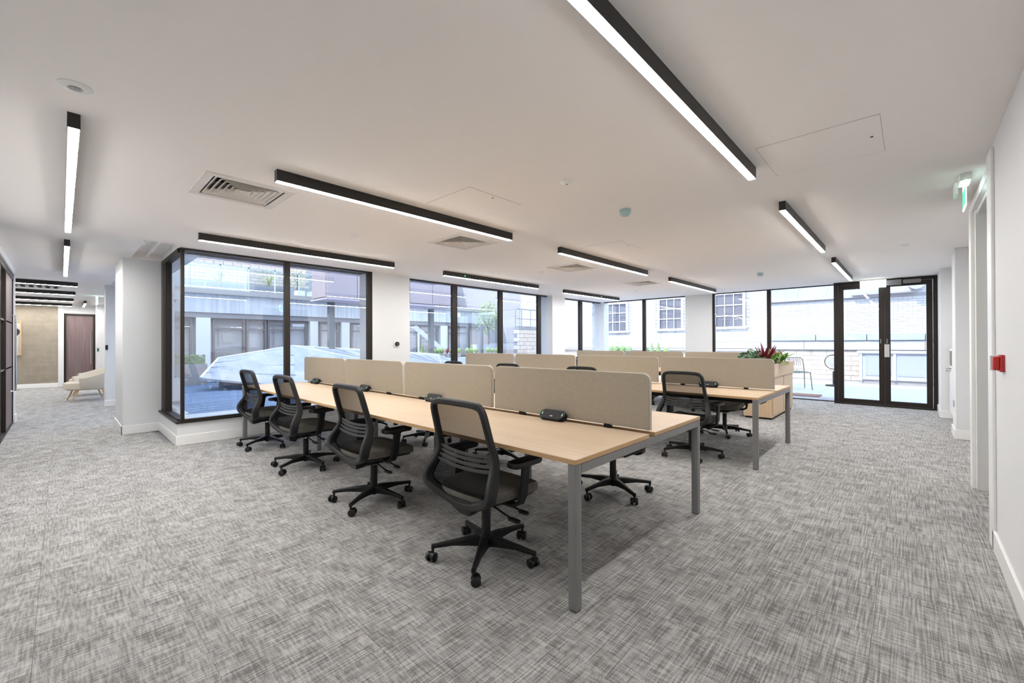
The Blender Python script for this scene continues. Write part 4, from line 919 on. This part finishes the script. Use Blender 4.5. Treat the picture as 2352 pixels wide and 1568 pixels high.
for sy in (-1, 1):
    obj('leg', MB().tube([gc(-.24, sy*.25, -.02), gc(-.2, sy*.22, .45)], .012), GREENMET, oc2); obj('leg', MB().tube([gc(.26, sy*.25, -.02), gc(.2, sy*.22, .45)], .012), GREENMET, oc2)
obj('seat_frame', MB().tube([gc(-.2, -.22, .45), gc(.2, -.22, .45), gc(.2, .22, .45), gc(-.2, .22, .45), gc(-.2, -.22, .45)], .012), GREENMET, oc2)
obj('back_frame', MB().tube([gc(.2, -.22, .45), gc(.30, -.22, .78), gc(.31, -.17, .84), gc(.31, .17, .84), gc(.30, .22, .78), gc(.2, .22, .45)], .012), GREENMET, oc2, smooth=True)
for k in range(7): y = -.15+k*.05; obj('slat', MB().tube([gc(-.2, y, .45), gc(.2, y, .45), gc(.29, y, .70), gc(.31, y, .84)], .007, 6), GREENMET, oc2)
t = thing('garden_table', 'round tilted garden table top beside the terrace doors', 'table', (15.6, 1.35, 0)); obj('table_top', MB().rod((15.6, 1.66, .68), (15.63, 1.65, .70), .20, n=28), WHITEPL, t)
obj('rim', MB().tube([(15.6+.02*math.cos(a), 1.66+.21*math.cos(a), .69+.21*math.sin(a)) for a in [2*PI*k/24 for k in range(25)]], .012), DKGREY, t); obj('leg', MB().rod((15.6, 1.66, -.02), (15.6, 1.66, .42), .02), DKGREY, t); obj('foot', MB().rod((15.6, 1.66, -.02), (15.6, 1.66, .02), .2), DKGREY, t)
t = thing('door_mat', 'reddish door mat on the terrace outside the glazing', 'mat', (12.5, 1.9, 0)); obj('mat_pile', B(12.0, 12.5, 1.55, 2.55, 0, .02), mat('red_brown_mat', (.22, .11, .09), .95), t)
# hedges seen in the far corner windows
for px, y, r, l in ((1404, 10.9, .17, 'left clipped ball outside the far corner window'), (1415, 10.6, .17, 'second clipped ball outside the far corner window'), (1430, 10.3, .17, 'third clipped ball outside the far corner window'), (1444, 9.9, .17, 'fourth clipped ball outside the far corner window'), (1482, 9.3, .15, 'clipped ball beside the mullion of the far corner window'), (1530, 7.9, .13, 'clipped ball beside the cone outside the far window')):
    topiary(ax(px, y), y, .78, r, l, group='clipped balls outside the far corner')
    q = thing('grey_planter', 'square grey planter under the '+l, 'planter', (ax(px, y), y, -.13)); obj('box', B(ax(px, y)-.13, ax(px, y)+.13, y-.13, y+.13, -.13, .565), PLANTG, q); obj('soil', B(ax(px, y)-.11, ax(px, y)+.11, y-.11, y+.11, .565, .575), SOIL, q)
for px, y, l in ((1497, 8.8, 'clipped cone left of the far window mullion'), (1512, 8.45, 'tall clipped cone in front of the white brick building')): topiary(ax(px, y), y, .70, .14, l, cone=True, group=None); q = thing('grey_planter', 'square grey planter holding the '+l, 'planter', (ax(px, y), y, -.13)); obj('box', B(ax(px, y)-.14, ax(px, y)+.14, y-.14, y+.14, -.13, .49), PLANTG, q); obj('soil', B(ax(px, y)-.12, ax(px, y)+.12, y-.12, y+.12, .49, .495), SOIL, q)
